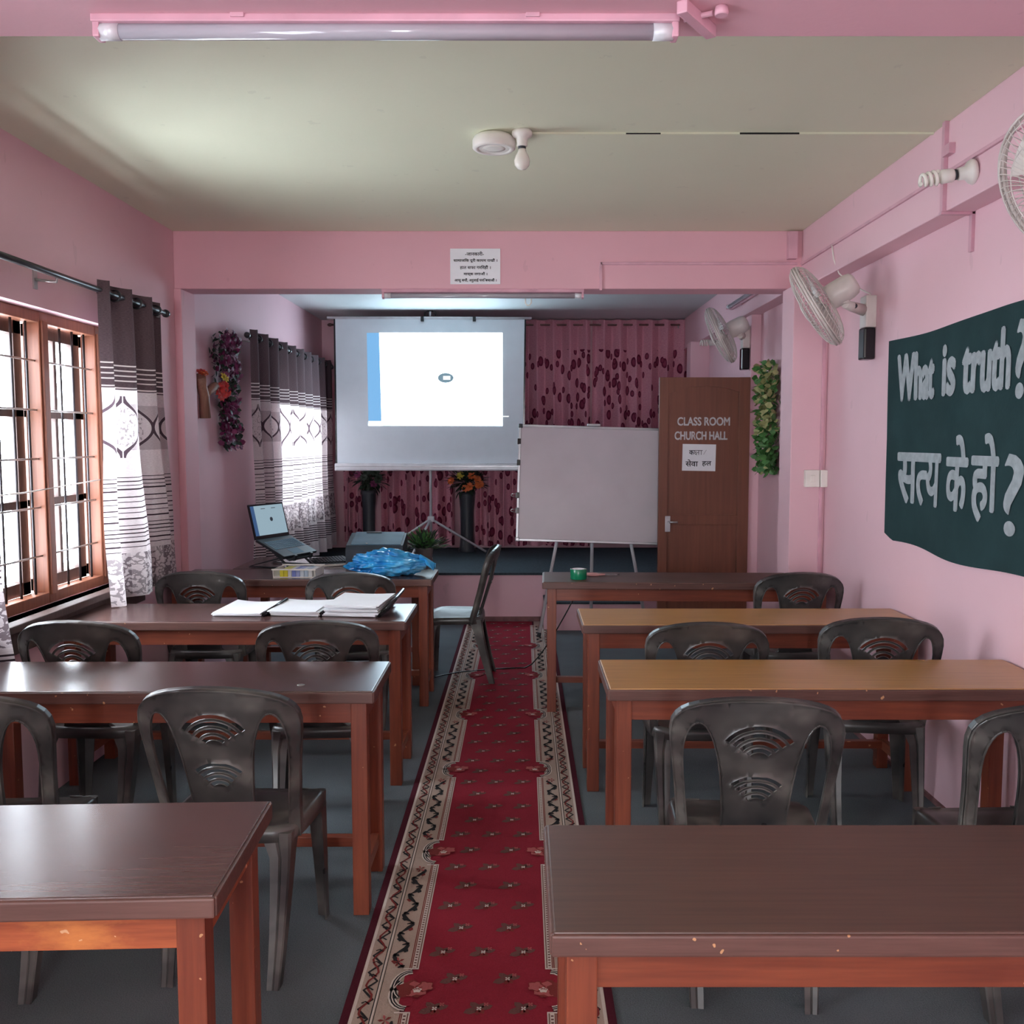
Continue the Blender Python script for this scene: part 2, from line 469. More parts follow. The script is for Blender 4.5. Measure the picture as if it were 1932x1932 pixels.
# ------------------------------------------------------------------ windows
def window(name, ya, yb, za, zb, ed, sill_x=-2.02):
    nb = len(ed)-1
    w = thing(name, None, None, (XL-.11, (ya+yb)/2, za)); w['kind'] = 'structure'
    o = (XL-.11, (ya+yb)/2, za)
    xa, xb = XL-.135, XL-.065
    f = MB(o)
    f.bx(xa, xb, ya, yb, za, za+.05, bev=.004); f.bx(xa, xb, ya, yb, zb-.05, zb, bev=.004)
    for i in range(nb+1):
        c = ed[i]; h = .035 if 0 < i < nb else .045
        y0, y1 = max(ya, c-h), min(yb, c+h)
        f.bx(xa-.002, xb+.002, y0, y1, za, zb, bev=.005)
        f.bx(xb, xb+.012, y0+.012, y1-.012, za+.04, zb-.04, bev=.003)
    f.build('window_frame', M['win_wood'], w)
    g = MB(o)
    for i in range(nb):
        y0, y1 = ed[i]+.035, ed[i+1]-.035
        s = MB(o); x0, x1 = XL-.185, XL-.145
        z0, z1 = za+.045, zb-.045
        s.bx(x0, x1, y0, y0+.05, z0, z1, bev=.003); s.bx(x0, x1, y1-.065, y1, z0, z1, bev=.003)
        s.bx(x0, x1, y0, y1, z0, z0+.06, bev=.003); s.bx(x0, x1, y0, y1, z1-.06, z1, bev=.003)
        for k in (1, 2):
            zz = z0+(z1-z0)*k/3; s.bx(x0, x1, y0, y1, zz-.018, zz+.018, bev=.003)
        ym = (y0+y1)/2; s.bx(x0+.005, x1-.005, ym-.013, ym+.013, z0, z1, bev=.003)
        so = s.build('sash', M['sash'], w)
        p = MB(o); p.bx((x0+x1)/2-.002, (x0+x1)/2+.002, y0+.03, y1-.03, z0+.04, z1-.04); p.build('pane', M['glass'], so)
    xg = XL-.095
    for i in range(nb):
        y0, y1 = ed[i]+.03, ed[i+1]-.03
        for k in range(4):
            yy = y0+(y1-y0)*(k+.5)/4; g.tube([(xg, yy, za+.03), (xg, yy, zb-.03)], .006, 6)
        for k in range(1, 6):
            zz = za+(zb-za)*k/6; g.tube([(xg+.006, y0-.01, zz), (xg+.006, y1+.01, zz)], .0045, 6, mi=1)
    g.build('grille', [M['iron'], M['steel']], w, 'dark iron bars with thin pale cross rods')
    s = MB(o); s.bx(XL-.065, sill_x, ya-.02, yb+.02, za-.035, za, bev=.006); s.bx(XL+.001, XL+.03, ya-.02, yb+.02, za-.13, za-.035, bev=.005)
    s.build('window_sill', M['sash'], w)
    return w
for i, (a, b_, c, d) in enumerate(WINS): window('window_%d' % (i+1), a, b_, c, d, [3.12, 3.66, 4.2, 4.74, 4.98] if i == 2 else [a+(b_-a)*k/3 for k in range(4)])  # last bay of the grilled window is added behind the curtain to backlight it

# ------------------------------------------------------------------ curtains
def curtain(name, label, cat, x, ya, yb, zt, zb, folds, mat, axis='y', amp=.035, flare=0, group=None, seed=0, rings=True, gather=0, cf=1.75):
    rnd = random.Random(seed)
    ph = [rnd.uniform(0, 6) for _ in range(4)]
    o = (x, (ya+yb)/2, zb) if axis == 'y' else ((ya+yb)/2, x, zb)
    root = thing(name, label, cat, o, 0, group)
    L = yb-ya; H = zt-zb
    cloth = L*cf
    def pos(s, t):
        a = amp*(.75+.5*t)
        q = 2*PI*folds*s+.5*math.sin(2*PI*s*1.3+ph[0])*t
        off = a*math.sin(q)+.35*a*math.sin(2.3*q+ph[1])*t+.012*math.sin(9*t+ph[2]+4*s)*t
        along = ya+L*(s+.03*math.sin(2*q)/folds) + flare*(s-.1)*t*t + gather*math.sin(PI*t)*(.5-s)
        z = zt-H*t-.012*(1-t)*abs(math.cos(q*.5))
        return (x+off, along, z) if axis == 'y' else (along, x+off, z)
    mb = MB(o); n = max(24, int(folds*18))
    mb.sheet(pos, n, 40, uv=lambda s, t: (s*cloth, t*H))
    mb.build('cloth', mat, root, fixn=False)
    if rings:
        for k in range(int(folds*2)):
            s = (k+.5)/(folds*2)
            p = Vector(pos(s, .035))
            r = MB(o)
            if axis == 'y': ax = (0, 1, .0)
            else: ax = (1, 0, .0)
            r.M = frame_m(Vector(pos(s, .03))*1.0, ax, (0, 0, 1))
            r.M.translation = Vector((x, p.y, zt-.06)) if axis == 'y' else Vector((p.x, x, zt-.06))
            n2 = 18
            r.tube([(.026*math.cos(2*PI*i/n2), .026*math.sin(2*PI*i/n2), 0) for i in range(n2)], .006, 6, closed=True)
            r.build('eyelet', M['rod'], root, 'dark metal eyelet')
    return root
def rod(x, y0, y1, z, brackets, label, axis='y', mat='rod', r=.014, wallx=XL):
    o = (x, (y0+y1)/2, z) if axis == 'y' else ((y0+y1)/2, x, z)
    root = thing('curtain_rod', label, 'curtain rod', o)
    P3 = (lambda s: (x, s, z)) if axis == 'y' else (lambda s: (s, x, z))
    MB(o).tube([P3(y0), P3(y1)], r, 12).build('pole', M[mat], root)
    for e, sg in ((y0, -1), (y1, 1)):
        f = MB(o); f.tube([P3(e), P3(e+sg*.01), P3(e+sg*.03), P3(e+sg*.045)], [r*1.1, r*1.6, r*1.5, r*.4], 12); f.build('finial', M[mat], root)
    for b_ in brackets:
        bk = MB(o); q = P3(b_)
        w = (wallx, b_, z-.02) if axis == 'y' else (b_, wallx, z-.02)
        bk.tube([q, (q[0], q[1], z-.03), w], .006, 8)
        if axis == 'y': bk.bx(wallx, wallx+.006, b_-.015, b_+.015, z-.06, z+.02)
        else: bk.bx(b_-.015, b_+.015, wallx-.006, wallx, z-.06, z+.02)
        bk.build('bracket', M['steel'], root, 'small pale wall bracket')
rod(-1.985, 2.55, 5.22, 2.262, (2.8, 4.02, 5.14), 'dark curtain pole across the grilled wooden window on the left wall')
rod(-1.945, 6.66, 9.55, 2.30, (6.8, 9.4), 'dark curtain pole carrying the striped curtain beside the projection screen')
rod(9.62, -1.95, 1.73, 2.735, (-1.8, -.1, 1.6), 'maroon curtain rod along the back wall behind the projection screen', axis='x', mat='dirty', r=.011, wallx=YS)
curtain('window_curtain', 'taupe and cream curtain with ogee diamonds bunched right of the grilled window', 'curtain', -1.985, 4.40, 5.16, 2.32, .762, 3, M['curtain_grey'], amp=.04, flare=.20, seed=1, cf=1.45)
curtain('window_curtain', 'taupe striped curtain hem showing at the left edge of the photo', 'curtain', -1.985, 2.75, 3.42, 2.32, .62, 4, M['curtain_grey'], amp=.04, flare=.1, seed=2)
curtain('window_curtain', 'backlit taupe and cream curtain beside the projection screen', 'curtain', -1.945, 6.70, 9.56, 2.36, .50, 10, M['curtain_grey'], amp=.05, seed=3)
BP = 'pink curtains with maroon leaf print on the back wall'
curtain('leaf_curtain', 'pink leaf print curtain hanging lowest left, beside the dark stand', 'curtain', 9.62, -1.86, -1.62, 2.78, .50, 2.5, M['curtain_pink'], 'x', .045, seed=4, group=BP, rings=False)
curtain('leaf_curtain', 'pink leaf print curtain behind the screen tripod pole', 'curtain', 9.62, -1.46, -.70, 2.78, .47, 5, M['curtain_pink'], 'x', .05, seed=5, group=BP, rings=False)
curtain('leaf_curtain', 'pink leaf print curtain between projection screen and whiteboard', 'curtain', 9.62, -.48, .70, 2.79, .46, 7, M['curtain_pink'], 'x', .052, seed=6, group=BP, rings=False)
curtain('leaf_curtain', 'pink leaf print curtain above the whiteboard, nearest the brown door', 'curtain', 9.62, .72, 1.69, 2.79, .50, 6, M['curtain_pink'], 'x', .052, seed=7, group=BP, rings=False)

# ------------------------------------------------------------------ desks
GD = 'classroom desks'
def scuffed():
    m, nt, b = base('varnished rail worn to bare orange wood', .42)
    co = coord(nt); g = noise(nt, co, 5, 5, (.7, 14, 14), .6)
    col = ramp(nt, g, [(.33, lin((132, 62, 38))), (.66, lin((172, 88, 52)))])
    x, y, z = sep(nt, co)
    pt = ((noise(nt, co, 7, 5, (1, 1, 3), .7)-.5)*.5-(x-.48).abs()*1.1+.13)
    col = mixc(nt, pt._m('MULTIPLY', 6.0, clamp=True), col, lin((196, 118, 62)))
    ch = noise(nt, co, 30, 2).gt(.72); col = mixc(nt, ch, col, lin((210, 160, 120)))
    setc(nt, b, col); return m
M['scuff'] = scuffed()
def desk(label, x0, x1, yf, depth, rz, top, name='desk', H=.757, rail='frame'):
    L = x1-x0; o = ((x0+x1)/2, yf+depth/2, 0)
    root = thing(name, label, 'desk', o, rz, GD)
    hx, hy = L/2, depth/2
    MB().bx(-hx, hx, -hy, hy, H-.018, H, bev=.003).build('desktop', top, root)
    e = MB(); t = .036
    e.bx(-hx-.004, hx+.004, -hy-.007, -hy+.012, H-.004-t, H-.003, bev=.004); e.bx(-hx-.004, hx+.004, hy-.012, hy+.007, H-.004-t, H-.003, bev=.004)
    e.bx(-hx-.007, -hx+.012, -hy, hy, H-.004-t, H-.003, bev=.004); e.bx(hx-.012, hx+.007, -hy, hy, H-.004-t, H-.003, bev=.004)
    e.build('edge_strip', M['edge'], root)
    ins = .022; lw = .052; zt = H-.02
    a = MB()
    a.bx(-hx+ins+.01, hx-ins-.01, -hy+ins+.006, -hy+ins+.026, zt-.092, zt, bev=.002)
    a.bx(-hx+ins+.01, hx-ins-.01, hy-ins-.026, hy-ins-.006, zt-.092, zt, bev=.002)
    for s in (-1, 1): a.bx(s*(hx-ins-.007), s*(hx-ins-.025), -hy+ins+.03, hy-ins-.03, zt-.0915, zt-.0005, bev=.002)
    a.build('apron', M[rail], root)
    for sx in (-1, 1):
        for sy in (-1, 1):
            l = MB(); X = sx*(hx-ins); Y = sy*(hy-ins)
            l.bx(X, X-sx*lw, Y, Y-sy*lw, 0, zt-.002, bev=.003); l.build('leg', M['frame_v'], root)
    for sx in (-1, 1):
        s = MB(); X = sx*(hx-ins-.012); s.bx(X, X-sx*.028, -hy+ins+.01, hy-ins-.01, .10, .145, bev=.002); s.build('stretcher', M['frame_y'], root)
    s = MB(); s.bx(-hx+.04, hx-.04, hy-.10, hy-.065, .105, .14, bev=.002); s.build('stretcher', M['frame'], root)
    return root
XE = XR-.012
desk('nearest desk left of the red runner, dark top with a bare scuffed front rail', -2.03, -.555, 1.555, .43, 2.2, M['dark_lam'], rail='scuff')
desk('dark-topped desk with bright window glare, second nearest on the left', -1.89, -.482, 2.915, .405, 0.3, M['dark_lam'])
desk('dark-topped desk carrying the piles of white papers', -2.07, -.522, 4.065, .45, 0, M['dark_lam'])
desk('dark-topped desk carrying the blue plastic bag', -2.06, -.528, 5.315, .42, 0, M['dark_lam'])
desk('nearest desk right of the red runner, wide matt dark brown top', .052, 1.66, 1.46, .425, 0, M['dark_lam2'])
desk('yellow-brown topped desk nearest the green banner, second nearest on the right', .285, XE-.005, 2.95, .40, .0, M['oak_lam'])
desk('yellow-brown topped desk further from the camera, third on the right', .268, XE-.005, 3.995, .39, 0, M['oak_lam'])
desk('dark-topped desk with the green tape roll, farthest on the right', .125, XE-.03, 5.16, .40, -1.5, M['dark_lam2'], H=.762)
desk('dark table behind the blue bag, carrying laptop and printer', -1.82, -.625, 5.78, .60, 0, M['dark_lam'], name='side_table', H=.752)

# ------------------------------------------------------------------ chairs
def inside(p, poly):
    x, y = p; c = False; n = len(poly)
    for i in range(n):
        x0, y0 = poly[i]; x1, y1 = poly[i-1]
        if (y0 > y) != (y1 > y) and x < (x1-x0)*(y-y0)/(y1-y0)+x0: c = not c
    return c
def smooth_poly(pts, it=1, fixed=()):
    for _ in range(it):
        out = []; n = len(pts)
        for i in range(n):
            a, b = pts[i], pts[(i+1) % n]
            out.append((a[0]*.75+b[0]*.25, a[1]*.75+b[1]*.25)); out.append((a[0]*.25+b[0]*.75, a[1]*.25+b[1]*.75))
        pts = out
    return pts
def back_map(x, z, off=0.0):
    t = max(0, (z-.40))
    y = -.135-.30*t+.10*(t-.2)*(t-.2) + .055*(x/.23)**2
    # front surface normal is roughly (0, 1, .3)
    return (x, y+off*.96, z+off*.28)
def chair_back():
    half = [(.202, .395), (.209, .50), (.218, .60), (.227, .68), (.233, .73), (.235, .765), (.231, .793), (.221, .813), (.206, .829), (.186, .842), (.160, .853), (.125, .863), (.085, .870), (.045, .8745)]
    outer = half+[(0, .876)]+[(-x, z) for x, z in half[::-1]]
    hh = [(.088, .425), (.172, .425), (.180, .50), (.190, .60), (.197, .68), (.196, .74), (.182, .785), (.163, .802), (.146, .797), (.126, .765), (.108, .70), (.097, .62), (.089, .52)]
    hole_r = smooth_poly(hh, 1); hole_l = [(-x, z) for x, z in hole_r[::-1]]
    outer_s = [outer[0]]+[p for p in outer[1:-1]]+[outer[-1]]
    sl = []
    def arc(cz, r, ang, w):
        n = 12; o_ = []
        for i in range(n+1):
            a = math.radians(-ang+2*ang*i/n); o_.append(((r+w)*math.sin(a), cz+(r+w)*math.cos(a)))
        for i in range(n+1):
            a = math.radians(ang-2*ang*i/n); o_.append(((r-w)*math.sin(a), cz+(r-w)*math.cos(a)))
        return o_
    for r, a in ((.104, 56), (.082, 54), (.060, 52), (.038, 50)): sl.append(arc(.693, r, a, .0066))
    for r, a in ((.092, 45), (.072, 45), (.053, 45), (.034, 45)): sl.append(arc(.555, r, a, .0060))
    loops = [outer_s, hole_r, hole_l]+sl
    V, Ed = [], []
    for lp in loops:
        k = len(V); V += [Vector(p) for p in lp]; Ed += [(k+i, k+(i+1) % len(lp)) for i in range(len(lp))]
    nb_ = len(V); g = .0165; iz = .405
    while iz < .87:
        ix = -.225
        while ix < .226:
            p = (ix+(.008 if int(iz/g) % 2 else 0), iz)
            if inside(p, outer_s) and not any(inside(p, l) for l in loops[1:]):
                if all((Vector(p)-v).length > .006 for v in V[:nb_]): V.append(Vector(p))
            ix += g
        iz += g
    vo, eo, fo = delaunay_2d_cdt(V, Ed, [], 0, 1e-5)[:3]
    F = []
    for f in fo:
        c = (sum(vo[i].x for i in f)/len(f), sum(vo[i].y for i in f)/len(f))
        if inside(c, outer_s) and not any(inside(c, l) for l in loops[1:]): F.append(tuple(f))
    mb = MB(); T = .0045
    def relief(x, z):
        r = 0
        r += .005*math.exp(-((z-.838-.012*math.cos(abs(x)*70))/.007)**2)*max(0, 1-abs(x)/.13)**.5      # crest ridge
        r += .0045*math.exp(-((z-(.818-1.0*x*x))/.005)**2)*max(0, 1-abs(x)/.2)
        w = .03*max(0, (.69-z)/.05) if .635 < z < .69 else 0
        if w and abs(x) < w*.9: r += .004
        return r
    A = [mb.pt(back_map(v.x, v.y, T)) for v in vo]
    B = [mb.pt(back_map(v.x, v.y, -relief(v.x, v.y))) for v in vo]
    from collections import Counter
    cnt = Counter()
    for f in F:
        mb.face([A[i] for i in f], 0, True); mb.face([B[i] for i in f[::-1]], 0, True)
        for i in range(len(f)): cnt[tuple(sorted((f[i], f[(i+1) % len(f)])))] += 1
    for (i, j), c in cnt.items():
        if c == 1: mb.face((A[i], A[j], B[j], B[i]), 0)
    # turned flanges round the outside and the two side openings
    def flange(lp, a, b, closed, t=.003, inn=1):
        pts = lp+[lp[0]] if closed else lp
        for (x0, z0), (x1, z1) in zip(pts, pts[1:]):
            d = Vector((x1-x0, z1-z0)); 
            if d.length < 1e-6: continue
            n = Vector((-d.y, d.x)).normalized()*t*inn
            q = [back_map(x0, z0, a), back_map(x1, z1, a), back_map(x1, z1, b), back_map(x0, z0, b)]
            q2 = [back_map(x0+n.x, z0+n.y, a), back_map(x1+n.x, z1+n.y, a), back_map(x1+n.x, z1+n.y, b), back_map(x0+n.x, z0+n.y, b)]
            I = [mb.pt(p) for p in q]; J = [mb.pt(p) for p in q2]
            mb.face(I, 0, True); mb.face(J[::-1], 0, True); mb.face((I[3], I[2], J[2], J[3]), 0); mb.face((I[0], J[0], J[1], I[1]), 0)
    flange(outer_s, -.003, .026, False)
    flange(hole_r, -.004, .013, True, .003, -1); flange(hole_l, -.004, .013, True, .003, -1)
    return mb
def make_chair():
    t = thing('chair', '', 'chair', group='black moulded plastic chairs')
    chair_back().build('backrest', M['chair'], t, fixn=False)
    s = MB(); n = 44
    def se(a, hx, hy, e=.42):
        c, d = math.cos(a), math.sin(a)
        return hx*math.copysign(abs(c)**e, c), hy*math.copysign(abs(d)**e, d)
    rings = []
    def zt(x, y, k): return .438-.014*(1-k*k)-.02*max(0, (y-.1)/.1)**2
    for k in (0.02, .25, .5, .72, .86, .94, 1):
        R = []
        for i in range(n):
            x, y = se(2*PI*i/n, .205*k, .185*k); y += .03; x *= 1+.05*(y/.2)
            R.append(s.pt((x, y, zt(x, y, k)+(.006 if k in (.94,) else 0))))
        rings.append(R)
    for k, z in ((1.02, -.012), (1.03, -.04)):
        R = []
        for i in range(n):
            x, y = se(2*PI*i/n, .205*k, .185*k); y += .03; x *= 1+.05*(y/.2)
            R.append(s.pt((x, y, zt(x, y, 1)+z)))
        rings.append(R)
    for k, z in ((1.0, -.04), (.98, -.012), (.6, -.016), (.02, -.016)):
        R = []
        for i in range(n):
            x, y = se(2*PI*i/n, .205*k, .185*k); y += .03; x *= 1+.05*(y/.2)
            R.append(s.pt((x, y, zt(x, y, min(1, k))+z)))
        rings.append(R)
    for a, b in zip(rings, rings[1:]):
        for i in range(n): s.face((a[i], a[(i+1) % n], b[(i+1) % n], b[i]), 0, True)
    s.face(rings[0], 0); s.face(rings[-1][::-1], 0)
    s.build('seat', M['chair'], t)
    for sx in (-1, 1):
        for sy in (-1, 1):
            l = MB()
            if sy > 0: top, bot = (sx*.200, .205), (sx*.205, .200)
            else: top, bot = (sx*.190, -.150), (sx*.172, -.232)
            prev = None
            for k in range(7):
                u = k/6; z = .425*(1-u); w = .030*(1-u)**1.2+.036
                if k == 0: w = .090
                e = u**1.35
                X = top[0]+(bot[0]-top[0])*e; Y = top[1]+(bot[1]-top[1])*e
                th = .006
                ix, iy = -sx, -sy
                g_ = w*.10
                prof = [(0, g_), (g_, 0), (w*.42, g_*.3), (w*.5, g_*1.2), (w*.58, g_*.3), (w, 0), (w, th), (th*1.6+g_, th+g_), (th, w), (0, w)]
                R = [l.pt((X+ix*p, Y+iy*q, z)) for p, q in prof]
                if prev:
                    for i in range(10): l.face((prev[i], prev[(i+1) % 10], R[(i+1) % 10], R[i]), 0)
                else: l.face(R, 0)
                prev = R
            l.face(prev[::-1], 0)
            l.build('leg', M['chair'], t)
    return t
chairs = [
    (-.850, 2.76, -3, 'large chair before the glare-lit desk, nearest whole chair on the left'),
    (-1.545, 2.68, 3, 'chair cut off by the left edge of the photo'),
    (-1.700, 3.70, -2, 'chair below the grilled window, behind the glare-lit desk at far left'),
    (-.800, 3.70, 4, 'chair pushed up to the desk with papers, its back below the paper piles'),
    (-1.70, 5.02, 2, 'chair beside the diamond patterned curtain, window light on its back'),
    (-.905, 4.98, 3, 'chair right behind the paper piles, facing the blue bag'),
    (-.405, 5.99, 90, 'chair turned sideways in the aisle beside the blue bag table'),
    (1.440, 4.98, 2, 'farthest chair on the right, tucked at the desk with the tape roll'),
    (.712, 3.67, -2, 'chair between the two yellow-brown desks, next to the runner'),
    (1.425, 3.76, -7, 'chair between the two yellow-brown desks, next to the right wall'),
    (.655, 2.655, -5, 'large chair before the nearer yellow-brown desk, nearest whole chair on the right'),
    (1.415, 2.60, 2, 'chair cut off by the right edge of the photo'),
]
proto = make_chair()
for i, (x, y, rz, lb) in enumerate(chairs):
    c = proto if i == 0 else copy_tree(proto)
    c.location = (x, y, 0); c.rotation_euler = (0, 0, math.radians(rz)); c['label'] = 'black plastic '+lb

# ------------------------------------------------------------------ runner
def runner():
    cx = -.118; hw = .372; y0, y1 = .2, 7.86
    mb = MB((cx, y0, 0)); Z = [.007]
    mb.bx(cx-hw, cx+hw, y0, y1, 0, .007, 4)
    def rect(xa, xb, ya, yb, mi, lv):
        z = .007+lv*.0005; mb.face([mb.pt(p) for p in ((xa, ya, z), (xb, ya, z), (xb, yb, z), (xa, yb, z))], mi)
    def pl(pts, mi, lv):
        z = .007+lv*.0005; mb.face([mb.pt((x, y, z)) for x, y in pts], mi)
    def stroke(pts, w, mi, lv):
        z = .007+lv*.0005; L = []
        for i, p in enumerate(pts):
            a = Vector(pts[max(0, i-1)]); b = Vector(pts[min(len(pts)-1, i+1)]); d = (b-a)
            if d.length < 1e-9: d = Vector((1, 0))
            d.normalize(); n = Vector((-d.y, d.x))*(w[i] if isinstance(w, list) else w)/2
            L.append((mb.pt((p[0]+n.x, p[1]+n.y, z)), mb.pt((p[0]-n.x, p[1]-n.y, z))))
        for (a, b), (c, d) in zip(L, L[1:]): mb.face((a, b, d, c), mi)
    fld = .182
    rect(cx-fld-.02, cx+fld+.02, y0, y1, 0, 1)
    P_ = .880
    ros = [1.63+P_*k*1.0 for k in range(-1, 8)]      # rosette centres along the runner
    for s in (-1, 1):
        def X(d): return cx+s*d          # d = distance from the centre line
        def R(d0, d1, ya, yb, mi, lv): rect(min(X(d0), X(d1)), max(X(d0), X(d1)), ya, yb, mi, lv)
        R(.216, .348, y0, y1, 1, 2)                 # beige ground
        R(.338, .347, y0, y1, 2, 3)                 # pale outer line
        R(.285, .290, y0, y1, 2, 3); R(.290, .293, y0, y1, 3, 3); R(.281, .283, y0, y1, 3, 3)
        # guilloche
        n = int((y1-y0)/.022)
        pts = [(X(.314+.016*math.sin(k*PI/2*1.0)), y0+k*.022) for k in range(n)]
        stroke(pts, .0075, 3, 4)
        pts = [(X(.314-.013*math.sin(k*PI/2*.7+1)), y0+k*.022) for k in range(n)]
        stroke(pts, .0065, 6, 5)
        for k in range(n//3):
            yy = y0+k*.066; stroke([(X(.303), yy), (X(.316), yy+.012), (X(.326), yy+.004)], .005, 3, 5)
        # edge stripes of the field, broken at the rosettes
        edges = sorted([y0]+[v for r in ros for v in (r-.105, r+.105)]+[y1])
        segs = [(a, b) for a, b in zip(edges, edges[1:]) if not any(abs((a+b)/2-r) < .09 for r in ros)]
        for a, b in segs:
            if b <= y0 or a >= y1: continue
            a, b = max(a, y0), min(b, y1)
            if b-a < .02: continue
            R(.186, .216, a, b, 1, 3)
            R(.186, .189, a, b, 2, 4); R(.1905, .1925, a, b, 7, 4); R(.194, .205, a, b, 2, 4); R(.2065, .209, a, b, 6, 4); R(.211, .214, a, b, 6, 4)
            for k in range(int((b-a)/.0145)):
                yy = a+k*.0145; R(.196, .203, yy, yy+.006, 7, 5)
            for e in (a, b): R(.186, .23, e-.003, e+.003, 2, 6)
            # vine
            m = int((b-a)/.062); rr = random.Random(int(a*100)+s)
            for k in range(m):
                yc = a+.03+k*.062
                if yc > b-.03: break
                sg = 1 if k % 2 else -1
                pts = []
                for q in range(9):
                    t = q/8; pts.append((X(.250+sg*.018*math.sin(t*PI*1.6)+rr.uniform(-.003, .003)), yc+(t-.5)*.07+.010*math.cos(t*PI*2)))
                stroke(pts, [.005+.010*abs(math.sin(q/8*PI*2)) for q in range(9)], 3, 6)
                lx, ly = .250-sg*.012, yc+.008
                pl([(X(lx-.010), ly-.006), (X(lx), ly-.013), (X(lx+.011), ly+.002), (X(lx), ly+.013), (X(lx-.008), ly+.006)], 3 if k % 3 else 6, 5)
            for yy in (a+.035, b-.035):
                for q in range(5):
                    an = q*PI*2/5; pl([(X(.250), yy), (X(.250+.012*math.cos(an-.3)), yy+.018*math.sin(an-.3)), (X(.250+.02*math.cos(an)), yy+.026*math.sin(an)), (X(.250+.012*math.cos(an+.3)), yy+.018*math.sin(an+.3))], 5 if q % 2 else 6, 7)
        for r in ros:
            if not y0+.15 < r < y1-.1: continue
            R(.186, .222, r-.075, r+.075, 0, 6)
            for sg in (-1, 1):
                pts = [(X(.222+.045*math.sin(t)-.02), r+sg*(.088-.07*(1-math.cos(t)))) for t in [i*PI/10 for i in range(9)]]
                stroke(pts, .022, 2, 8); stroke(pts, .012, 3, 9); stroke(pts, .003, 2, 9.5)
            def blob(cx_, cy_, rx, ry, mi, lv, ph=0):
                pl([(X(cx_+rx*(1+.18*math.sin(5*a+ph))*math.cos(a)), r+cy_+ry*(1+.18*math.sin(5*a+ph))*math.sin(a)) for a in [i*PI/9 for i in range(18)]], mi, lv)
            blob(.196, 0, .040, .040, 6, 10); blob(.184, .0, .036, .033, 5, 11, 1); blob(.158, .012, .024, .024, 6, 11.5, 2); blob(.156, .012, .020, .020, 5, 12, 2); blob(.212, -.002, .022, .030, 6, 12); blob(.178, -.006, .012, .012, 2, 12.5)
            stroke([(X(.205), r-.012), (X(.19), r+.004), (X(.17), r-.004)], .003, 6, 13); stroke([(X(.20), r+.012), (X(.185), r-.006), (X(.165), r+.008)], .003, 6, 13)
    # small sprays on the red field
    k = 0; y = 1.02
    while y < y1-.05:
        xs = (-.122, 0, .122) if k % 2 == 0 else (-.061*1.25, .061*1.25)
        for dx in xs:
            x = cx+dx
            for a, l in ((.35, .040), (2.3, .038), (3.55, .046), (5.3, .026), (1.1, .028), (4.5, .028)):
                ca, sa = math.cos(a), math.sin(a)
                def W(u, v): return (x+u*ca-v*sa, y+(u*sa+v*ca)*1.05)
                pl([W(.004, 0), W(l*.35, -l*.30), W(l*.75, -l*.24), W(l, 0), W(l*.7, l*.26), W(l*.35, l*.26)], 7 if a < 4 else 6, 3)
            for ox, oy in ((0, 0), (.019, .019)):
                for q in range(4):
                    a = q*PI/2+.78
                    pl([(x+ox, y+oy), (x+ox+.0065*math.cos(a-.5), y+oy+.0075*math.sin(a-.5)), (x+ox+.009*math.cos(a), y+oy+.010*math.sin(a)), (x+ox+.0065*math.cos(a+.5), y+oy+.0075*math.sin(a+.5))], 2 if ox == 0 else 5, 4)
        k += 1; y += .1405
    o = mb.build('carpet_runner', RUG, fixn=False)
    tag(o, 'long red carpet runner with flowered beige borders down the aisle', 'carpet runner')
runner()

# ------------------------------------------------------------------ ceiling and tube lights
def tube_fixture(label, p0, p1, drop, group, out=(0, 0, -1), r=.015):
    p0, p1 = Vector(p0), Vector(p1); d = (p1-p0).normalized(); o = (p0+p1)/2; L = (p1-p0).length
    root = thing('tube_light', label, 'tube light', o, 0, group)
    out = Vector(out); side = d.cross(out)
    Mx = Matrix((d, side, out)).transposed().to_4x4(); Mx.translation = o
    b = MB(o); b.M = Mx
    b.bx(-L/2, L/2, -.022, .022, 0, drop*.55, bev=.003); b.build('batten', M['pink_metal'], root, 'batten painted pink like the wall')
    t = MB(o); t.M = Mx @ Matrix.Translation((0, 0, drop)) @ Matrix.Rotation(PI/2, 4, 'Y')
    t.lathe([(r, -L/2+.05), (r, L/2-.05)], 20); t.build('tube', M['tube_glass'], root, 'unlit milky white tube')
    for s in (-1, 1):
        c = MB(o); c.M = t.M; c.lathe([(r*1.08, s*(L/2-.055)), (r*1.08, s*(L/2-.012))], 20); c.build('tube_cap', M['white_metal'], root)
        h = MB(o); h.M = Mx; h.bx(s*(L/2-.002), s*(L/2-.016), -.018, .018, drop*.3, drop+.016, bev=.003); h.build('lamp_holder', M['pink_metal'], root)
    for f in (-.25, .25):
        c = MB(o); c.M = Mx; c.bx(L*f-.015, L*f+.015, -.027, .027, -.004, drop*.3, bev=.002); c.build('clip', M['pink_metal'], root)
    return root
GT = 'tube lights'
tube_fixture('long tube light on the near pink ceiling beam at the top of the photo', (-.915, 2.06, 2.461), (.335, 2.06, 2.461), .03, GT, r=.0165)
tube_fixture('tube light under the far pink beam above the projection screen', (-.842, 5.66, 2.4595), (.372, 5.66, 2.4595), .038, GT, out=(0, -.2, -.98))
tube_fixture('mauve-lit tube light along the right side beam behind the far fan', (1.655, 6.2, 2.60), (1.655, 7.4, 2.60), .035, GT, out=(-1, 0, 0))
# hook below the far tube
mb = MB((.04, 5.66, 2.40)); mb.tube([(.02, 5.65, 2.405), (.02, 5.65, 2.38), (.03, 5.65, 2.366), (.045, 5.65, 2.366), (.055, 5.65, 2.38), (.055, 5.65, 2.405)], .004, 8)
tag(mb.build('hook', M['white_pl']), 'small pale hook hanging below the far tube light', 'hook')
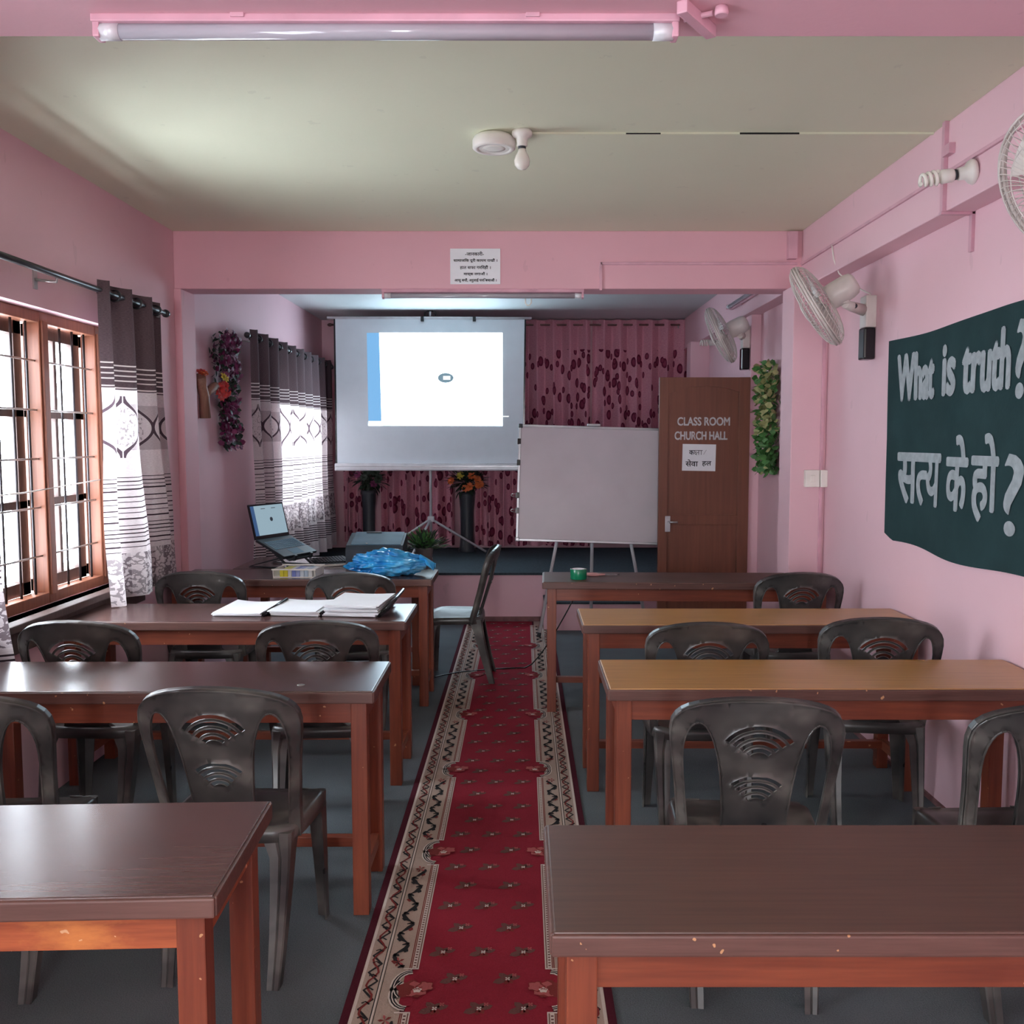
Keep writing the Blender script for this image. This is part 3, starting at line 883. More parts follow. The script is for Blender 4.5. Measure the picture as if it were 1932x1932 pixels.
# pink bracket right of the near tube
o = (.41, 2.06, 2.46); br = thing('conduit_elbow', 'small pink painted conduit elbow right of the near tube light', 'conduit', o)

mb = MB(o); mb.tube([(.345, 2.05, 2.452), (.40, 2.02, 2.452)], .006, 8); mb.build('wire', M['pink_metal'], br)
mb = MB(o); mb.M = Matrix.Translation((.385, 2.06, 2.446)) @ Matrix.Rotation(math.radians(-35), 4, 'Z'); mb.bx(-.012, .012, -.10, .05, -.012, .014, bev=.003); mb.build('casing', M['pink_metal'], br)
mb = MB(o); mb.M = Matrix.Translation((.415, 1.975+.03, 2.446)); mb.lathe([(.013, -.006), (.015, .0), (.013, .012)], 16); mb.build('cap', M['pink_metal'], br)

# round ceiling lamp and bulb
o = (-.115, 3.90, ZC); t = thing('ceiling_lamp', 'round flat white lamp surface-mounted on the ceiling', 'ceiling lamp', o)
mb = MB(o); mb.M = Matrix.Translation(o); mb.lathe([(.07, 0), (.082, -.008), (.088, -.02), (.088, -.05), (.08, -.056), (.066, -.056), (.064, -.052)], 40); mb.build('housing', M['white_pl'], t)
mb = MB(o); mb.M = Matrix.Translation(o); mb.lathe([(.064, -.051), (.03, -.053), (.001, -.054)], 40); mb.build('diffuser', M['bulb'], t)
o = (.0, 3.84, ZC); t = thing('bulb_holder', 'unlit round bulb hanging in a white ceiling holder beside the flat lamp', 'light bulb', o)
mb = MB(o); mb.M = Matrix.Translation(o); mb.lathe([(.04, 0), (.042, -.012), (.038, -.022), (.024, -.028), (.02, -.05), (.022, -.06), (.018, -.062)], 28); mb.build('holder', M['white_pl'], t)
mb = MB(o); mb.M = Matrix.Translation(o); mb.lathe([(.0155, -.06), (.0155, -.072)], 20); mb.build('bulb_collar', M['dark_pl'], t)
mb = MB(o); mb.M = Matrix.Translation(o); mb.lathe([(.015, -.071), (.018, -.084), (.027, -.10), (.032, -.118), (.029, -.136), (.018, -.149), (.001, -.154)], 24); mb.build('bulb', M['bulb'], t)
mb = MB((.85, 3.86, ZC)); mb.bx(.04, 1.665, 3.855, 3.867, ZC-.008, ZC, 0); mb.bx(.42, .56, 3.8545, 3.856, ZC-.0085, ZC-.003, 1); mb.bx(.88, 1.12, 3.8535, 3.8555, ZC-.009, ZC-.002, 1)
tag(mb.build('cable_casing', [M['ceiling'], M['black_pl']]), 'cream cable strip running across the ceiling from the bulb to the right', 'cable casing')

# ------------------------------------------------------------------ conduits and right-wall hardware
mb = MB((1.66, 4, 2.6)); mb.bx(1.653, 1.665, 2.2, 5.6, 2.592, 2.606, bev=.002)
tag(mb.build('cable_casing', M['pink_metal']), 'thin pink cable strip along the face of the right side beam', 'cable casing')
mb = MB((1.65, 3.72, 2.6)); mb.bx(1.648, 1.665, 3.72, 3.745, 2.455, ZC, bev=.002); mb.bx(1.645, XR, 3.72, 3.745, 2.443, 2.455, bev=.002); mb.bx(XR-.014, XR, 3.72, 3.745, 2.30, 2.455, bev=.002); mb.bx(1.64, 1.665, 3.66, 3.72, 2.66, 2.70, bev=.002)
tag(mb.build('cable_casing', M['pink_metal']), 'vertical pink cable strip dropping down the beam by the spiral bulb', 'cable casing')
mb = MB((.9, 5.62, 2.6)); mb.bx(.467, 1.64, 5.618, 5.63, 2.60, 2.616, bev=.002); mb.bx(.462, .478, 5.618, 5.63, 2.45, 2.616, bev=.002)
tag(mb.build('cable_casing', M['pink_metal']), 'stepped pink cable strip on the far cross beam right of the notice', 'cable casing')
mb = MB((1.64, 5.6, 2.7)); mb.bx(1.575, 1.63, 5.585, 5.63, 2.63, 2.79, bev=.004)
tag(mb.build('junction_box', M['pink_metal']), 'upright pink box at the right end of the far beam', 'junction box')
mb = MB((1.57, 5.44, 1.2)); mb.bx(1.745, 1.763, 5.434, 5.45, 0, 2.45, bev=.002)
tag(mb.build('conduit', M['pink_metal']), 'vertical pink conduit on the right pilaster below the fan', 'conduit')
o = (1.70, 5.43, 1.33); t = thing('switch_box', 'white switch box on the right pilaster beside the conduit', 'switch', o)
mb = MB(o); mb.bx(1.655, 1.738, 5.415, 5.45, 1.285, 1.385, bev=.004); mb.build('switch_plate', M['white_pl'], t)
mb = MB(o); mb.bx(1.685, 1.71, 5.409, 5.416, 1.315, 1.355, bev=.003); mb.build('rocker', M['white_pl'], t)
mb = MB(o); mb.bx(1.742, 1.78, 5.40, 5.45, 1.285, 1.385, bev=.004); mb.build('side_box', M['white_pl'], t)

def spiral_bulb(label, p, d, sc=1.0, holder=True):
    t = thing('spiral_bulb', label, 'light bulb', p)
    Mx = frame_m(p, d)
    if holder:
        mb = MB(p); mb.M = Mx; mb.lathe([(.040*sc, 0), (.042*sc, .01), (.036*sc, .022), (.022*sc, .035), (.02*sc, .06)], 24); mb.build('holder', M['white_pl'], t)
    mb = MB(p); mb.M = Mx; mb.lathe([(.017*sc, .058*sc), (.018*sc, .066*sc)], 20); mb.build('bulb_collar', M['dark_pl'], t)
    mb = MB(p); mb.M = Mx; mb.lathe([(.016*sc, .064*sc), (.022*sc, .072*sc), (.024*sc, .105*sc), (.018*sc, .112*sc)], 24); mb.build('ballast', M['white_pl'], t)
    mb = MB(p); mb.M = Mx
    pts = []
    for i in range(70):
        u = i/69; a = u*2*PI*3.6; pts.append((.021*sc*math.cos(a)*(1-.25*u*u), .021*sc*math.sin(a)*(1-.25*u*u), (.115+.062*u)*sc))
    mb.tube(pts, .0062*sc, 8); mb.build('spiral_tube', M['bulb'], t)
spiral_bulb('white spiral bulb in a holder on the right side beam near the banner', (1.665, 3.50, 2.545), (-1, 0.12, -.14), 1.1)
spiral_bulb('small white spiral bulb on the right wall behind the far fan', (XR, 8.3, 2.42), (-1, 0, -.02), 1.15)

# ------------------------------------------------------------------ wall fans
def fan(label, mount, axis, cage_c, post_h=.25):
    """mount = wall point of the bracket; cage_c = centre of the cage; axis = blowing direction"""
    m = Vector(mount); c = Vector(cage_c); a = Vector(axis).normalized()
    t = thing('wall_fan', label, 'fan', m, 0, 'wall fans')
    base_ = MB(m); base_.M = Matrix.Translation(m); base_.bx(-.055, 0, -.045, .045, -.09, .07, bev=.008); base_.build('wall_bracket', M['fan_pl'], t)
    bb = MB(m); bb.M = Matrix.Translation(m); bb.bx(-.06, -.002, -.042, .042, -.25, -.09, bev=.01); bb.build('control_box', M['black_pl'], t, 'glossy black box below the bracket')
    Mx = frame_m(c, a)
    hub = c-a*.155
    arm = MB(m); j = hub+Vector((0, 0, -.075))+a*.0
    p0 = m+Vector((-.05, 0, .0)); p1 = Vector((j.x*.6+p0.x*.4, j.y*.6+p0.y*.4, p0.z+.0))
    arm.tube([p0, p1, j], [.03, .026, .02], 10); arm.build('arm', M['fan_pl'], t)
    kn = MB(m); kn.M = frame_m(p1+Vector((0, -.026, 0)), (0, -1, 0)); kn.lathe([(.012, 0), (.012, .008), (.001, .01)], 14); kn.build('arm_bolt', M['dark_pl'], t)
    mot = MB(m); mot.M = Mx; mot.lathe([(.001, -.215), (.035, -.212), (.054, -.198), (.061, -.17), (.063, -.10), (.06, -.07), (.055, -.065)], 28); mot.build('motor_housing', M['fan_pl'], t)
    nk = MB(m); nk.tube([hub+Vector((0, 0, -.05)), j], .022, 10); nk.build('neck', M['fan_pl'], t)
    R = .215
    rg = MB(m); rg.M = Mx
    rg.tube([(R*math.cos(2*PI*i/40), R*math.sin(2*PI*i/40), 0) for i in range(40)], .0065, 8, closed=True)
    for k in (-.012, .012): rg.tube([((R+.001)*math.cos(2*PI*i/40), (R+.001)*math.sin(2*PI*i/40), k) for i in range(40)], .004, 6, closed=True)
    rg.build('cage_rim', M['fan_pl'], t)
    for nm, zs, depth in (('front_grille', 1, .062), ('rear_grille', -1, .072)):
        g = MB(m); g.M = Mx
        def pr(u): return (R*math.sin(u*PI/2)**.85, zs*depth*math.cos(u*PI/2)**.8)
        for k in range(56):
            an = 2*PI*k/56; pts = []
            for q in range(7):
                u = .16+.84*q/6; r_, z_ = pr(min(u, .999)); tw = an+.35*(u)*zs
                pts.append((r_*math.cos(tw), r_*math.sin(tw), z_))
            g.tube(pts, .0014, 4, caps=False)
        for u in (.16, .4, .7):
            r_, z_ = pr(u); g.tube([(r_*math.cos(2*PI*i/28), r_*math.sin(2*PI*i/28), z_) for i in range(28)], .002, 5, closed=True)
        g.build(nm, M['fan_pl'], t)
    cp = MB(m); cp.M = Mx; cp.lathe([(.055, .058), (.052, .064), (.03, .069), (.001, .07)], 24); cp.build('centre_badge', M['white_pl'], t)
    hb = MB(m); hb.M = Mx; hb.lathe([(.001, .03), (.03, .028), (.034, .01), (.034, -.03), (.001, -.035)], 20); hb.build('hub', M['fan_pl'], t)
    for k in range(3):
        bl = MB(m); bl.M = Mx; an0 = k*2*PI/3+.4
        def bf(u, v):
            r_ = .03+.155*u; an = an0+(v-.5)*(1.25-.25*u)+.35*u
            return (r_*math.cos(an), r_*math.sin(an), -.02+.045*(v-.5)*(1-.3*u))
        bl.sheet(bf, 8, 8); bl.sheet(lambda u, v: tuple(Vector(bf(u, v))+Vector((0, 0, .002))), 8, 8); bl.build('blade', M['fan_pl'], t)
    return t
fan('wall fan beside the green banner, mounted on the right wall', (XR, 4.76, 2.215), (-.78, .36, -.50), (1.445, 4.62, 2.215))
fan('far wall fan over the brown door', (1.705, 7.05, 2.335), (-.84, .28, -.42), (1.455, 6.88, 2.325))
fan('nearest wall fan cut by the upper right edge of the photo', (XR, 2.72, 2.215), (-.80, -.20, -.42), (1.50, 2.62, 2.275))
mb = MB((1.7, 4.8, 2.4)); mb.tube([(1.655, 5.05, 2.60), (1.66, 5.03, 2.52), (1.68, 5.0, 2.44), (1.72, 4.9, 2.36), (1.765, 4.78, 2.30), (1.765, 4.76, 2.28)], .004, 6)
tag(mb.build('cord', M['white_pl']), 'thin white cord dropping from the beam to the wall fan', 'cord')

# ------------------------------------------------------------------ banner
bo = (XR, 3.4, 1.55); bn = thing('cloth_banner', 'dark green cloth banner asking What is truth in grey letters on the right wall', 'banner', bo)
def bsurf(y, z, off=0): return (XR-.012-.006*math.sin(5.1*y+2*z)-.004*math.sin(11*y-3)-off, y, z)
def bpos(s, t):
    ya, yb = 4.50, 2.42; y = ya+(yb-ya)*s
    zt = 2.032+.02*s-.008*math.sin(PI*3*s); zb = 1.075+.012*math.sin(s*13)-.012*s+(.035*max(0, 1-s*22))
    y -= .03*(1-s)*(.5-abs(t-.5))*.6
    return bsurf(y, zt+(zb-zt)*t)
mb = MB(bo); mb.sheet(bpos, 60, 16); mb.sheet(lambda s, t: (XR, bpos(s, t)[1], bpos(s, t)[2]), 60, 16); mb.build('cloth', M['banner'], bn)
_n = [0]
def word(td, yl, yr, z0, z1, bold):
    _n[0] += 1
    mb = MB(bo); b = bold
    cnt = [0]
    def BF(u, v): return bsurf(-u, v, .003+_lay[0])
    _lay = [0]
    vs, fs = td
    xs = [p[0] for p in vs]; ys = [p[1] for p in vs]
    a, c, w_, h_ = min(xs), min(ys), max(xs)-min(xs), max(ys)-min(ys)
    for k, (ox, oy) in enumerate([(0, 0), (1, 0), (-1, 0), (0, 1), (0, -1), (.7, .7), (-.7, .7), (.7, -.7), (-.7, -.7)]):
        _lay[0] = k*.00012
        ids = [mb.pt(BF(-yl+(x-a)/w_*(yl-yr)+ox*b, z0+(y-c)/h_*(z1-z0)+oy*b)) for x, y in vs]
        for f in fs: mb.face([ids[i] for i in f])
    mb.build('cut_out_word', M['banner_letter'], bn, fixn=False)
word(text_data('What'), 4.37, 4.025, 1.745, 1.945, .0105); word(text_data('is'), 3.93, 3.82, 1.75, 1.948, .0105)
word(text_data('truth'), 3.75, 3.375, 1.75, 1.965, .0105); word(text_data('?'), 3.325, 3.245, 1.71, 1.98, .006)
hs = text_data('स'); ht = text_data('त', cutx=.40); hy = text_data('य')
mxx = lambda td: max(p[0] for p in td[0])
td = join_td([(hs, 0), (ht, mxx(hs)-.03), (hy, mxx(hs)+mxx(ht)-.06)])
word(td, 4.35, 3.922, 1.275, 1.495, .008)
word(text_data('के'), 3.855, 3.677, 1.277, 1.573, .008)
word(text_data('हो'), 3.64, 3.432, 1.25, 1.578, .008)
word(text_data('?'), 3.378, 3.25, 1.215, 1.508, .003)

# ------------------------------------------------------------------ notice on beam
o = (-.28, 5.62, 2.59); nt_ = thing('paper_notice', 'printed white notice taped on the far pink beam', 'notice', o)
mb = MB(o); mb.bx(-.428, -.13, 5.624, 5.63, 2.487, 2.695); mb.build('sheet', M['paper'], nt_)
mb = MB(o); NF = lambda u, v: (u, 5.6232, v)
for txt, a, b_, z in (('-जानकारी-', -.338, -.228, 2.663), ('सामाजिक दूरी कायम राखौं ।', -.408, -.148, 2.622), ('हात सफा गरिरहौं ।', -.37, -.188, 2.582), ('मास्क लगाऔं ।', -.348, -.208, 2.543), ('आफु बचौं, अरुलाई पनि बचाऔं ।', -.403, -.153, 2.506)):
    mb = MB(o); put_text(mb, text_data(txt), a, b_, z-.009, z+.015, NF, bold=.0006)
    mb.build('printed_line', M['ink'], nt_, fixn=False)

# ------------------------------------------------------------------ door leaf standing open
do = (1.70, 6.97, 0); dr = thing('door_1', 'brown panelled door leaf standing open with painted room names', 'door', do); dr['kind'] = 'structure'
del dr['category']
x0, x1, y0, y1, zt = 1.03, 1.70, 6.95, 6.985, 2.025
mb = MB(do); st = .062
mb.bx(x0, x0+st, y0, y1, .01, zt, bev=.003); mb.bx(x1-.082, x1, y0, y1, .01, zt, bev=.003); mb.bx(x0+st-.002, x1-.080, y0+.0006, y1-.0006, .925, .995, bev=.003); mb.bx(x0+st-.002, x1-.080, y0+.0006, y1-.0006, .01, .20, bev=.003)
arch = [(x0+st-.002, zt-.001), (x0+st-.002, 1.90), (1.25, 1.955), (1.40, 1.96), (1.52, 1.945), (x1-.080, 1.915), (x1-.080, zt-.001)]
mb.prism(arch, lambda p: (p[0], y0+.0006, p[1]), lambda p: (p[0], y1-.0006, p[1]))
mb.bx(x0+.02, x1-.02, y0+.014, y1-.014, .15, 2.0)
for q0, q1 in ((1.0, 1.90), (.205, .92)):
    for xa_ in (x0+st, x1-.086): mb.bx(xa_, xa_+.006, y0+.006, y0+.015, q0, q1)
mb.bx(x0+st, x1-.08, y0+.006, y0+.015, .995, 1.001); mb.bx(x0+st, x1-.08, y0+.006, y0+.015, .919, .925)
mb.bx(x0-.006, x0+.001, y0, y1, .01, zt)
mb.build('door_leaf', M['door'], dr)
mb = MB(do); DF = lambda u, v: (u, y0+.0132, v)
for tx, a, b_, z0, z1 in (('CLASS ROOM', 1.162, 1.552, 1.668, 1.728), ('CHURCH HALL', 1.143, 1.535, 1.562, 1.622)):
    mb = MB(do); put_text(mb, text_data(tx), a, b_, z0, z1, DF, bold=.0022)
    mb.build('painted_lettering', M['letter'], dr, 'pale painted capital letters', fixn=False)
sg = MB(do); sg.M = Matrix.Translation((1.326, y0+.0125, 1.428)) @ Matrix.Rotation(math.radians(1.0), 4, 'Y'); sg.bx(-.125, .125, -.001, .001, -.1, .1); sgo = sg.build('paper_sign', M['paper'], dr, 'white paper sign with black script')
mb = MB(do); SF = lambda u, v: (u, y0+.0107, v)
put_text(mb, text_data('क'), 1.252, 1.288, 1.450, 1.482, SF, bold=.001)
def strk(pts, w):
    for (a, b_) in zip(pts, pts[1:]):
        d = Vector((b_[0]-a[0], b_[1]-a[1])); 
        if d.length < 1e-6: continue
        d.normalize(); n = Vector((-d.y, d.x))*w/2; e = d*w*.3
        mb.face([mb.pt(SF(*q)) for q in ((a[0]+n.x-e.x, a[1]+n.y-e.y), (a[0]-n.x-e.x, a[1]-n.y-e.y), (b_[0]-n.x+e.x, b_[1]-n.y+e.y), (b_[0]+n.x+e.x, b_[1]+n.y+e.y))])
strk([(1.286, 1.4812), (1.352, 1.4812)], .0042)                       # head line
strk([(1.323, 1.481), (1.323, 1.450)], .0042); strk([(1.342, 1.481), (1.342, 1.450)], .0042)
strk([(1.296, 1.481), (1.292, 1.475), (1.294, 1.469), (1.301, 1.468), (1.306, 1.472), (1.301, 1.468), (1.293, 1.464), (1.293, 1.457), (1.300, 1.454), (1.308, 1.459), (1.310, 1.466), (1.323, 1.466)], .0038)
strk([(1.300, 1.454), (1.309, 1.448)], .0036); strk([(1.36, 1.452), (1.380, 1.485)], .002)
mb.build('printed_line', M['ink'], sgo, fixn=False); mb = MB(do)
put_text(mb, text_data('सेवा'), 1.226, 1.318, 1.362, 1.413, SF, bold=.001); put_text(mb, text_data('हल'), 1.350, 1.418, 1.362, 1.400, SF, bold=.001)
mb.build('printed_line', M['ink'], sgo, fixn=False)
mb = MB(do); mb.tube([(1.10, y0-.03, .945), (1.165, y0-.03, .945)], .007, 10); mb.tube([(1.10, y0-.03, .945), (1.10, y0, .945)], .008, 10); mb.bx(1.075, 1.115, y0-.006, y0, .87, .99, bev=.003); mb.build('door_handle', M['alu'], dr, 'aluminium lever handle')

# ------------------------------------------------------------------ whiteboard on easel
wo = (.56, 7.3, 0); wb = thing('whiteboard', 'whiteboard with aluminium frame on a tripod easel in front of the stage', 'whiteboard', wo)
Mw = Matrix.Translation((.565, 7.22, 1.212)) @ Matrix.Rotation(math.radians(1.7), 4, 'Y') @ Matrix.Rotation(math.radians(-6), 4, 'X')
hw, hh = .602, .455
mb = MB(wo); mb.M = Mw; mb.bx(-hw+.01, hw-.01, -.006, .008, -hh+.01, hh-.01); mb.build('board', M['wb'], wb)
mb = MB(wo); mb.M = Mw
mb.bx(-hw, hw, -.012, .012, hh-.02, hh, bev=.004); mb.bx(-hw, hw, -.012, .012, -hh, -hh+.02, bev=.004); mb.bx(-hw, -hw+.02, -.012, .012, -hh, hh, bev=.004); mb.bx(hw-.02, hw, -.012, .012, -hh, hh, bev=.004)
mb.build('frame', M['alu'], wb)
for sx in (-1, 1):
    for sz in (-1, 1):
        mb = MB(wo); mb.M = Mw; mb.bx(sx*(hw-.03), sx*(hw+.004), -.015, .015, sz*(hh-.03), sz*(hh+.004), bev=.008); mb.build('corner_cap', M['dark_pl'] if sz > 0 else M['alu'], wb)
for z in (.32, .155, -.10, -.22):
    mb = MB(wo); mb.M = Mw; mb.bx(-hw-.008, -hw+.018, -.02, .016, z-.022, z+.022, bev=.003)
    if z < 0: mb.tube([(-hw-.008, -.005, z+.012), (-hw-.04, -.005, z+.008), (-hw-.045, -.005, z), (-hw-.04, -.005, z-.008), (-hw-.008, -.005, z-.012)], .003, 6, 1)
    mb.build('binder_clip', [M['black_pl'], M['steel']], wb, 'black clip on the left edge')
mb = MB(wo); mb.M = Mw; mb.bx(-.07, .03, -.03, .01, hh, hh+.018, bev=.003); mb.build('top_bracket', M['alu'], wb)
for a, b_ in (((.40, 7.265, 1.45), (.13, 7.235, 0)), ((.72, 7.265, 1.45), (1.0, 7.235, 0)), ((.56, 7.28, 1.6), (.56, 7.47, 0))):
    mb = MB(wo); mb.tube([a, b_], .013, 10); lg = mb.build('leg', M['white_metal'], wb)
    mb = MB(wo); bb = Vector(b_); aa = Vector(a); mb.tube([bb+(aa-bb)*.03, bb], .016, 10); mb.build('rubber_foot', M['dark_pl'], lg)
mb = MB(wo); mb.tube([(.30, 7.245, .80), (.85, 7.245, .78)], .01, 8); mb.build('easel_rail', M['white_metal'], wb)

# ------------------------------------------------------------------ projection screen
so = (-.885, 9.0, .425); ps = thing('projection_screen', 'tripod projection screen showing a bright white slide on the stage', 'projection screen', so)
YP = 9.0
mb = MB(so); mb.tube([(-1.868, YP, 2.728), (.092, YP, 2.722)], .012, 10); mb.build('top_bar', M['white_metal'], ps)
quad = [(-1.797, 1.33), (.018, 1.33), (.036, 2.718), (-1.797, 2.718)]
mb = MB(so); mb.prism(quad, lambda p: (p[0], YP, p[1]), lambda p: (p[0], YP+.002, p[1])); mb.build('screen_cloth', M['screen'], ps)
mb = MB(so)
mb.prism([(-1.805, 1.33), (-1.79, 1.33), (-1.79, 2.718), (-1.805, 2.718)], lambda p: (p[0], YP-.001, p[1]), lambda p: (p[0], YP+.004, p[1]))
mb.prism([(.006, 1.33), (.02, 1.33), (.038, 2.718), (.024, 2.718)], lambda p: (p[0], YP-.001, p[1]), lambda p: (p[0], YP+.004, p[1]))
mb.build('black_border', M['black_pl'], ps, 'thin black side borders')
sl = MB(so); q = [(-1.357, 1.70), (-.189, 1.695), (-.188, 2.583), (-1.370, 2.583)]
sl.prism(q, lambda p: (p[0], YP-.002, p[1]), lambda p: (p[0], YP-.0005, p[1])); slo = sl.build('projected_slide', M['slide'], ps, 'glowing white slide area')
mb = MB(so); q = [(-1.484, 1.70), (-1.357, 1.70), (-1.370, 2.583), (-1.489, 2.583)]
mb.prism(q, lambda p: (p[0], YP-.002, p[1]), lambda p: (p[0], YP-.0005, p[1])); mb.build('projected_margin', M['slide_blue'], ps, 'pale blue strip left of the slide')
mb = MB(so); mb.prism([(-1.484, 1.698), (-1.35, 1.698), (-1.35, 1.74), (-1.482, 1.74)], lambda p: (p[0], YP-.003, p[1]), lambda p: (p[0], YP-.002, p[1])); mb.build('projected_strip', M['slide'], ps)
mb = MB(so)
cx_, cz_ = -.735, 2.155; outl = [(cx_+.076*math.cos(a), cz_+.047*math.sin(a)) for a in [i*PI/16 for i in range(32)]]
mb.prism(outl, lambda p: (p[0], YP-.004, p[1]), lambda p: (p[0], YP-.003, p[1]))
mb.build('projected_badge', M['slide_grey'], ps, 'small grey oval in the slide')
mb = MB(so); mb.bx(cx_-.024, cx_+.045, YP-.006, YP-.005, cz_-.018, cz_+.018); mb.bx(-.188, -.128, YP-.003, YP-.002, 1.782, 1.790); mb.build('projected_mark', emis('projected white mark', (250, 252, 252), 1.1), ps)
mb = MB(so)
rr = random.Random(3)
for z, xa, xb, n in ((2.545, -.82, -.60, 7), (2.462, -1.05, -.88, 5), (2.462, -.60, -.40, 5)):
    for k in range(n):
        x = xa+(xb-xa)*k/n; w = rr.uniform(.006, .02); h = rr.uniform(.004, .010); mb.bx(x, x+w*.5, YP-.0035, YP-.0025, z-h, z+h)
mb.build('projected_caption', emis('faint projected caption', (214, 230, 234), 1.05), ps)
mb = MB(so); mb.bx(-1.815, .0, YP-.035, YP+.035, 1.262, 1.335, bev=.014); mb.build('roller_housing', M['white_metal'], ps)
mb = MB(so); mb.bx(-1.80, -.005, YP-.038, YP-.034, 1.300, 1.308); mb.build('housing_seam', M['alu'], ps)
mb = MB(so); mb.tube([(-.893, YP+.05, 2.74), (-.893, YP+.05, .55)], .013, 12); mb.build('pole', M['white_metal'], ps)
mb = MB(so); mb.bx(-.925, -.86, YP+.02, YP+.08, .76, .815, bev=.008); mb.build('collar', M['white_metal'], ps)
for a in ((-.36, YP+.30, .425), (-1.42, YP+.28, .425), (-1.05, YP-.50, .425)):
    mb = MB(so); mb.tube([(-.893, YP+.05, .79), (a[0]*.99-.009, a[1], a[2]+.012)], .0115, 8); mb.build('leg', M['white_metal'], ps)
for x in (-.955, -.457):
    mb = MB(so); mb.bx(x-.015, x+.015, YP-.02, YP+.02, 2.69, 2.735, bev=.003); mb.build('hanger', M['black_pl'], ps, 'black hanger clip')
mb = MB(so); mb.tube([(-.93, YP, 2.74), (-.93, YP, 2.78), (-.90, YP, 2.79), (-.86, YP, 2.79), (-.83, YP, 2.78), (-.83, YP, 2.74)], .006, 8); mb.tube([(-.88, YP, 2.74), (-.88, YP, 2.785)], .01, 8, 1); mb.build('carry_handle', [M['black_pl'], M['white_metal']], ps)

# ------------------------------------------------------------------ foliage helpers
def leafq(mb, p, d, up, L, W, mi, curl=.2):
    d = Vector(d).normalized(); s = d.cross(Vector(up))
    if s.length < .05: s = d.cross(Vector((1, .3, 0)))
    s.normalize(); n = s.cross(d)
    p = Vector(p)
    c = [p, p+d*L*.35+s*W*.5+n*L*curl*.15, p+d*L*.7+s*W*.42-n*L*curl*.1, p+d*L-n*L*curl*.5, p+d*L*.7-s*W*.42-n*L*curl*.1, p+d*L*.35-s*W*.5+n*L*curl*.15]
    m1 = p+d*L*.35-n*L*.03; m2 = p+d*L*.7-n*L*(.03+curl*.15)
    I = [mb.pt(x) for x in c]; a = mb.pt(m1); b = mb.pt(m2)
    for f in ((I[0], a, I[1]), (a, b, I[2], I[1]), (b, I[3], I[2]), (I[0], I[5], a), (a, I[5], I[4], b), (b, I[4], I[3])): mb.face(f, mi, True)
def rdir(r): 
    while True:
        v = Vector((r.uniform(-1, 1), r.uniform(-1, 1), r.uniform(-1, 1)))
        if .1 < v.length < 1: return v.normalized()
def bloom(mb, p, R, mi, r, n=12, axis=(1, 0, 0)):
    ax = Vector(axis).normalized(); q = Vector((0, 0, 1)).cross(ax); 
    if q.length < .1: q = Vector((1, 0, 0))
    q.normalize(); w = ax.cross(q)
    for ly, (k, tilt, sc) in enumerate(((n, .25, 1), (n-3, .7, .8), (max(3, n-6), 1.3, .55))):
        for i in range(k):
            a = 2*PI*i/k+ly*.4+r.uniform(-.1, .1)
            d = (q*math.cos(a)+w*math.sin(a))+ax*tilt
            leafq(mb, p, d, ax, R*sc, R*.62*sc, mi, .35)
# left garland on the wall
go = (XL+.04, 6.32, 1.5); t = thing('flower_garland', 'dark purple artificial flower garland hanging on the left wall', 'garland', go)
r = random.Random(11); lf = MB(go); pt_ = MB(go)
for k in range(520):
    u = r.random(); z = 2.27-.76*u; wy = (.20 if u < .5 else .14)*(1.05-.15*u)
    y = 6.37+r.uniform(-wy, wy)*.95+.09*u; x = XL+r.random()*.09
    d = Vector((r.uniform(.1, 1), (y-6.32)*5+r.uniform(-.7, .7), r.uniform(-.8, .6)))
    leafq(lf, (x, y, z), d, (1, 0, 0), r.uniform(.035, .065), r.uniform(.025, .045), 0 if r.random() < .55 else 1)
lf.build('leaves', [M['leaf_dark'], M['petal_purple']], t, fixn=False)
for k in range(60):
    u = r.random()**1.3; z = 2.28-.74*u; wy = .17 if u < .35 else .12; y = 6.37+r.uniform(-wy, wy)+.09*u
    if .40 < u < .62 and r.random() < .7: continue
    bloom(pt_, (XL+.05+r.random()*.06, y, z), .045, 0, r, 9, (1, r.uniform(-.5, .1), r.uniform(-.3, .3)))
pt_.build('petals', M['petal_purple'], t, fixn=False)
# carved branch vase
vo_ = (XL+.03, 5.98, 1.70); t = thing('branch_vase', 'forked wooden branch vase with red flowers on the left wall', 'vase', vo_)
mb = MB(vo_); mb.tube([(XL+.035, 6.02, 1.70), (XL+.035, 6.01, 1.84), (XL+.035, 5.97, 1.90), (XL+.04, 5.925, 1.965)], [.034, .032, .032, .036], 14)
mb.tube([(XL+.035, 6.0, 1.83), (XL+.05, 6.05, 1.875), (XL+.055, 6.12, 1.90), (XL+.055, 6.17, 1.915)], [.022, .024, .028, .028], 12); mb.build('branch', M['bark'], t)
mb = MB(vo_)
for k in range(6):
    mb = MB(vo_); bloom(mb, (XL+.04+r.random()*.03, 5.915+r.uniform(-.03, .03), 1.98+r.uniform(-.01, .015)), .030, 0, r, 7, (.6, -.2, .8)); mb.build('flower', M['petal_red' if k % 2 else 'petal_orange'], t, fixn=False)
for k in range(4):
    mb = MB(vo_); bloom(mb, (XL+.08, 6.19+k*.035+r.uniform(-.01, .01), 1.915-r.random()*.05), .055, 0, r, 10, (1, -.4, -.1)); mb.build('flower', M['petal_red'], t, fixn=False)
mb = MB(vo_); bloom(mb, (XL+.10, 6.22, 1.975), .04, 0, r, 8, (1, -.4, .5)); mb.build('flower', M['petal_yellow'], t, 'yellow flower', fixn=False)
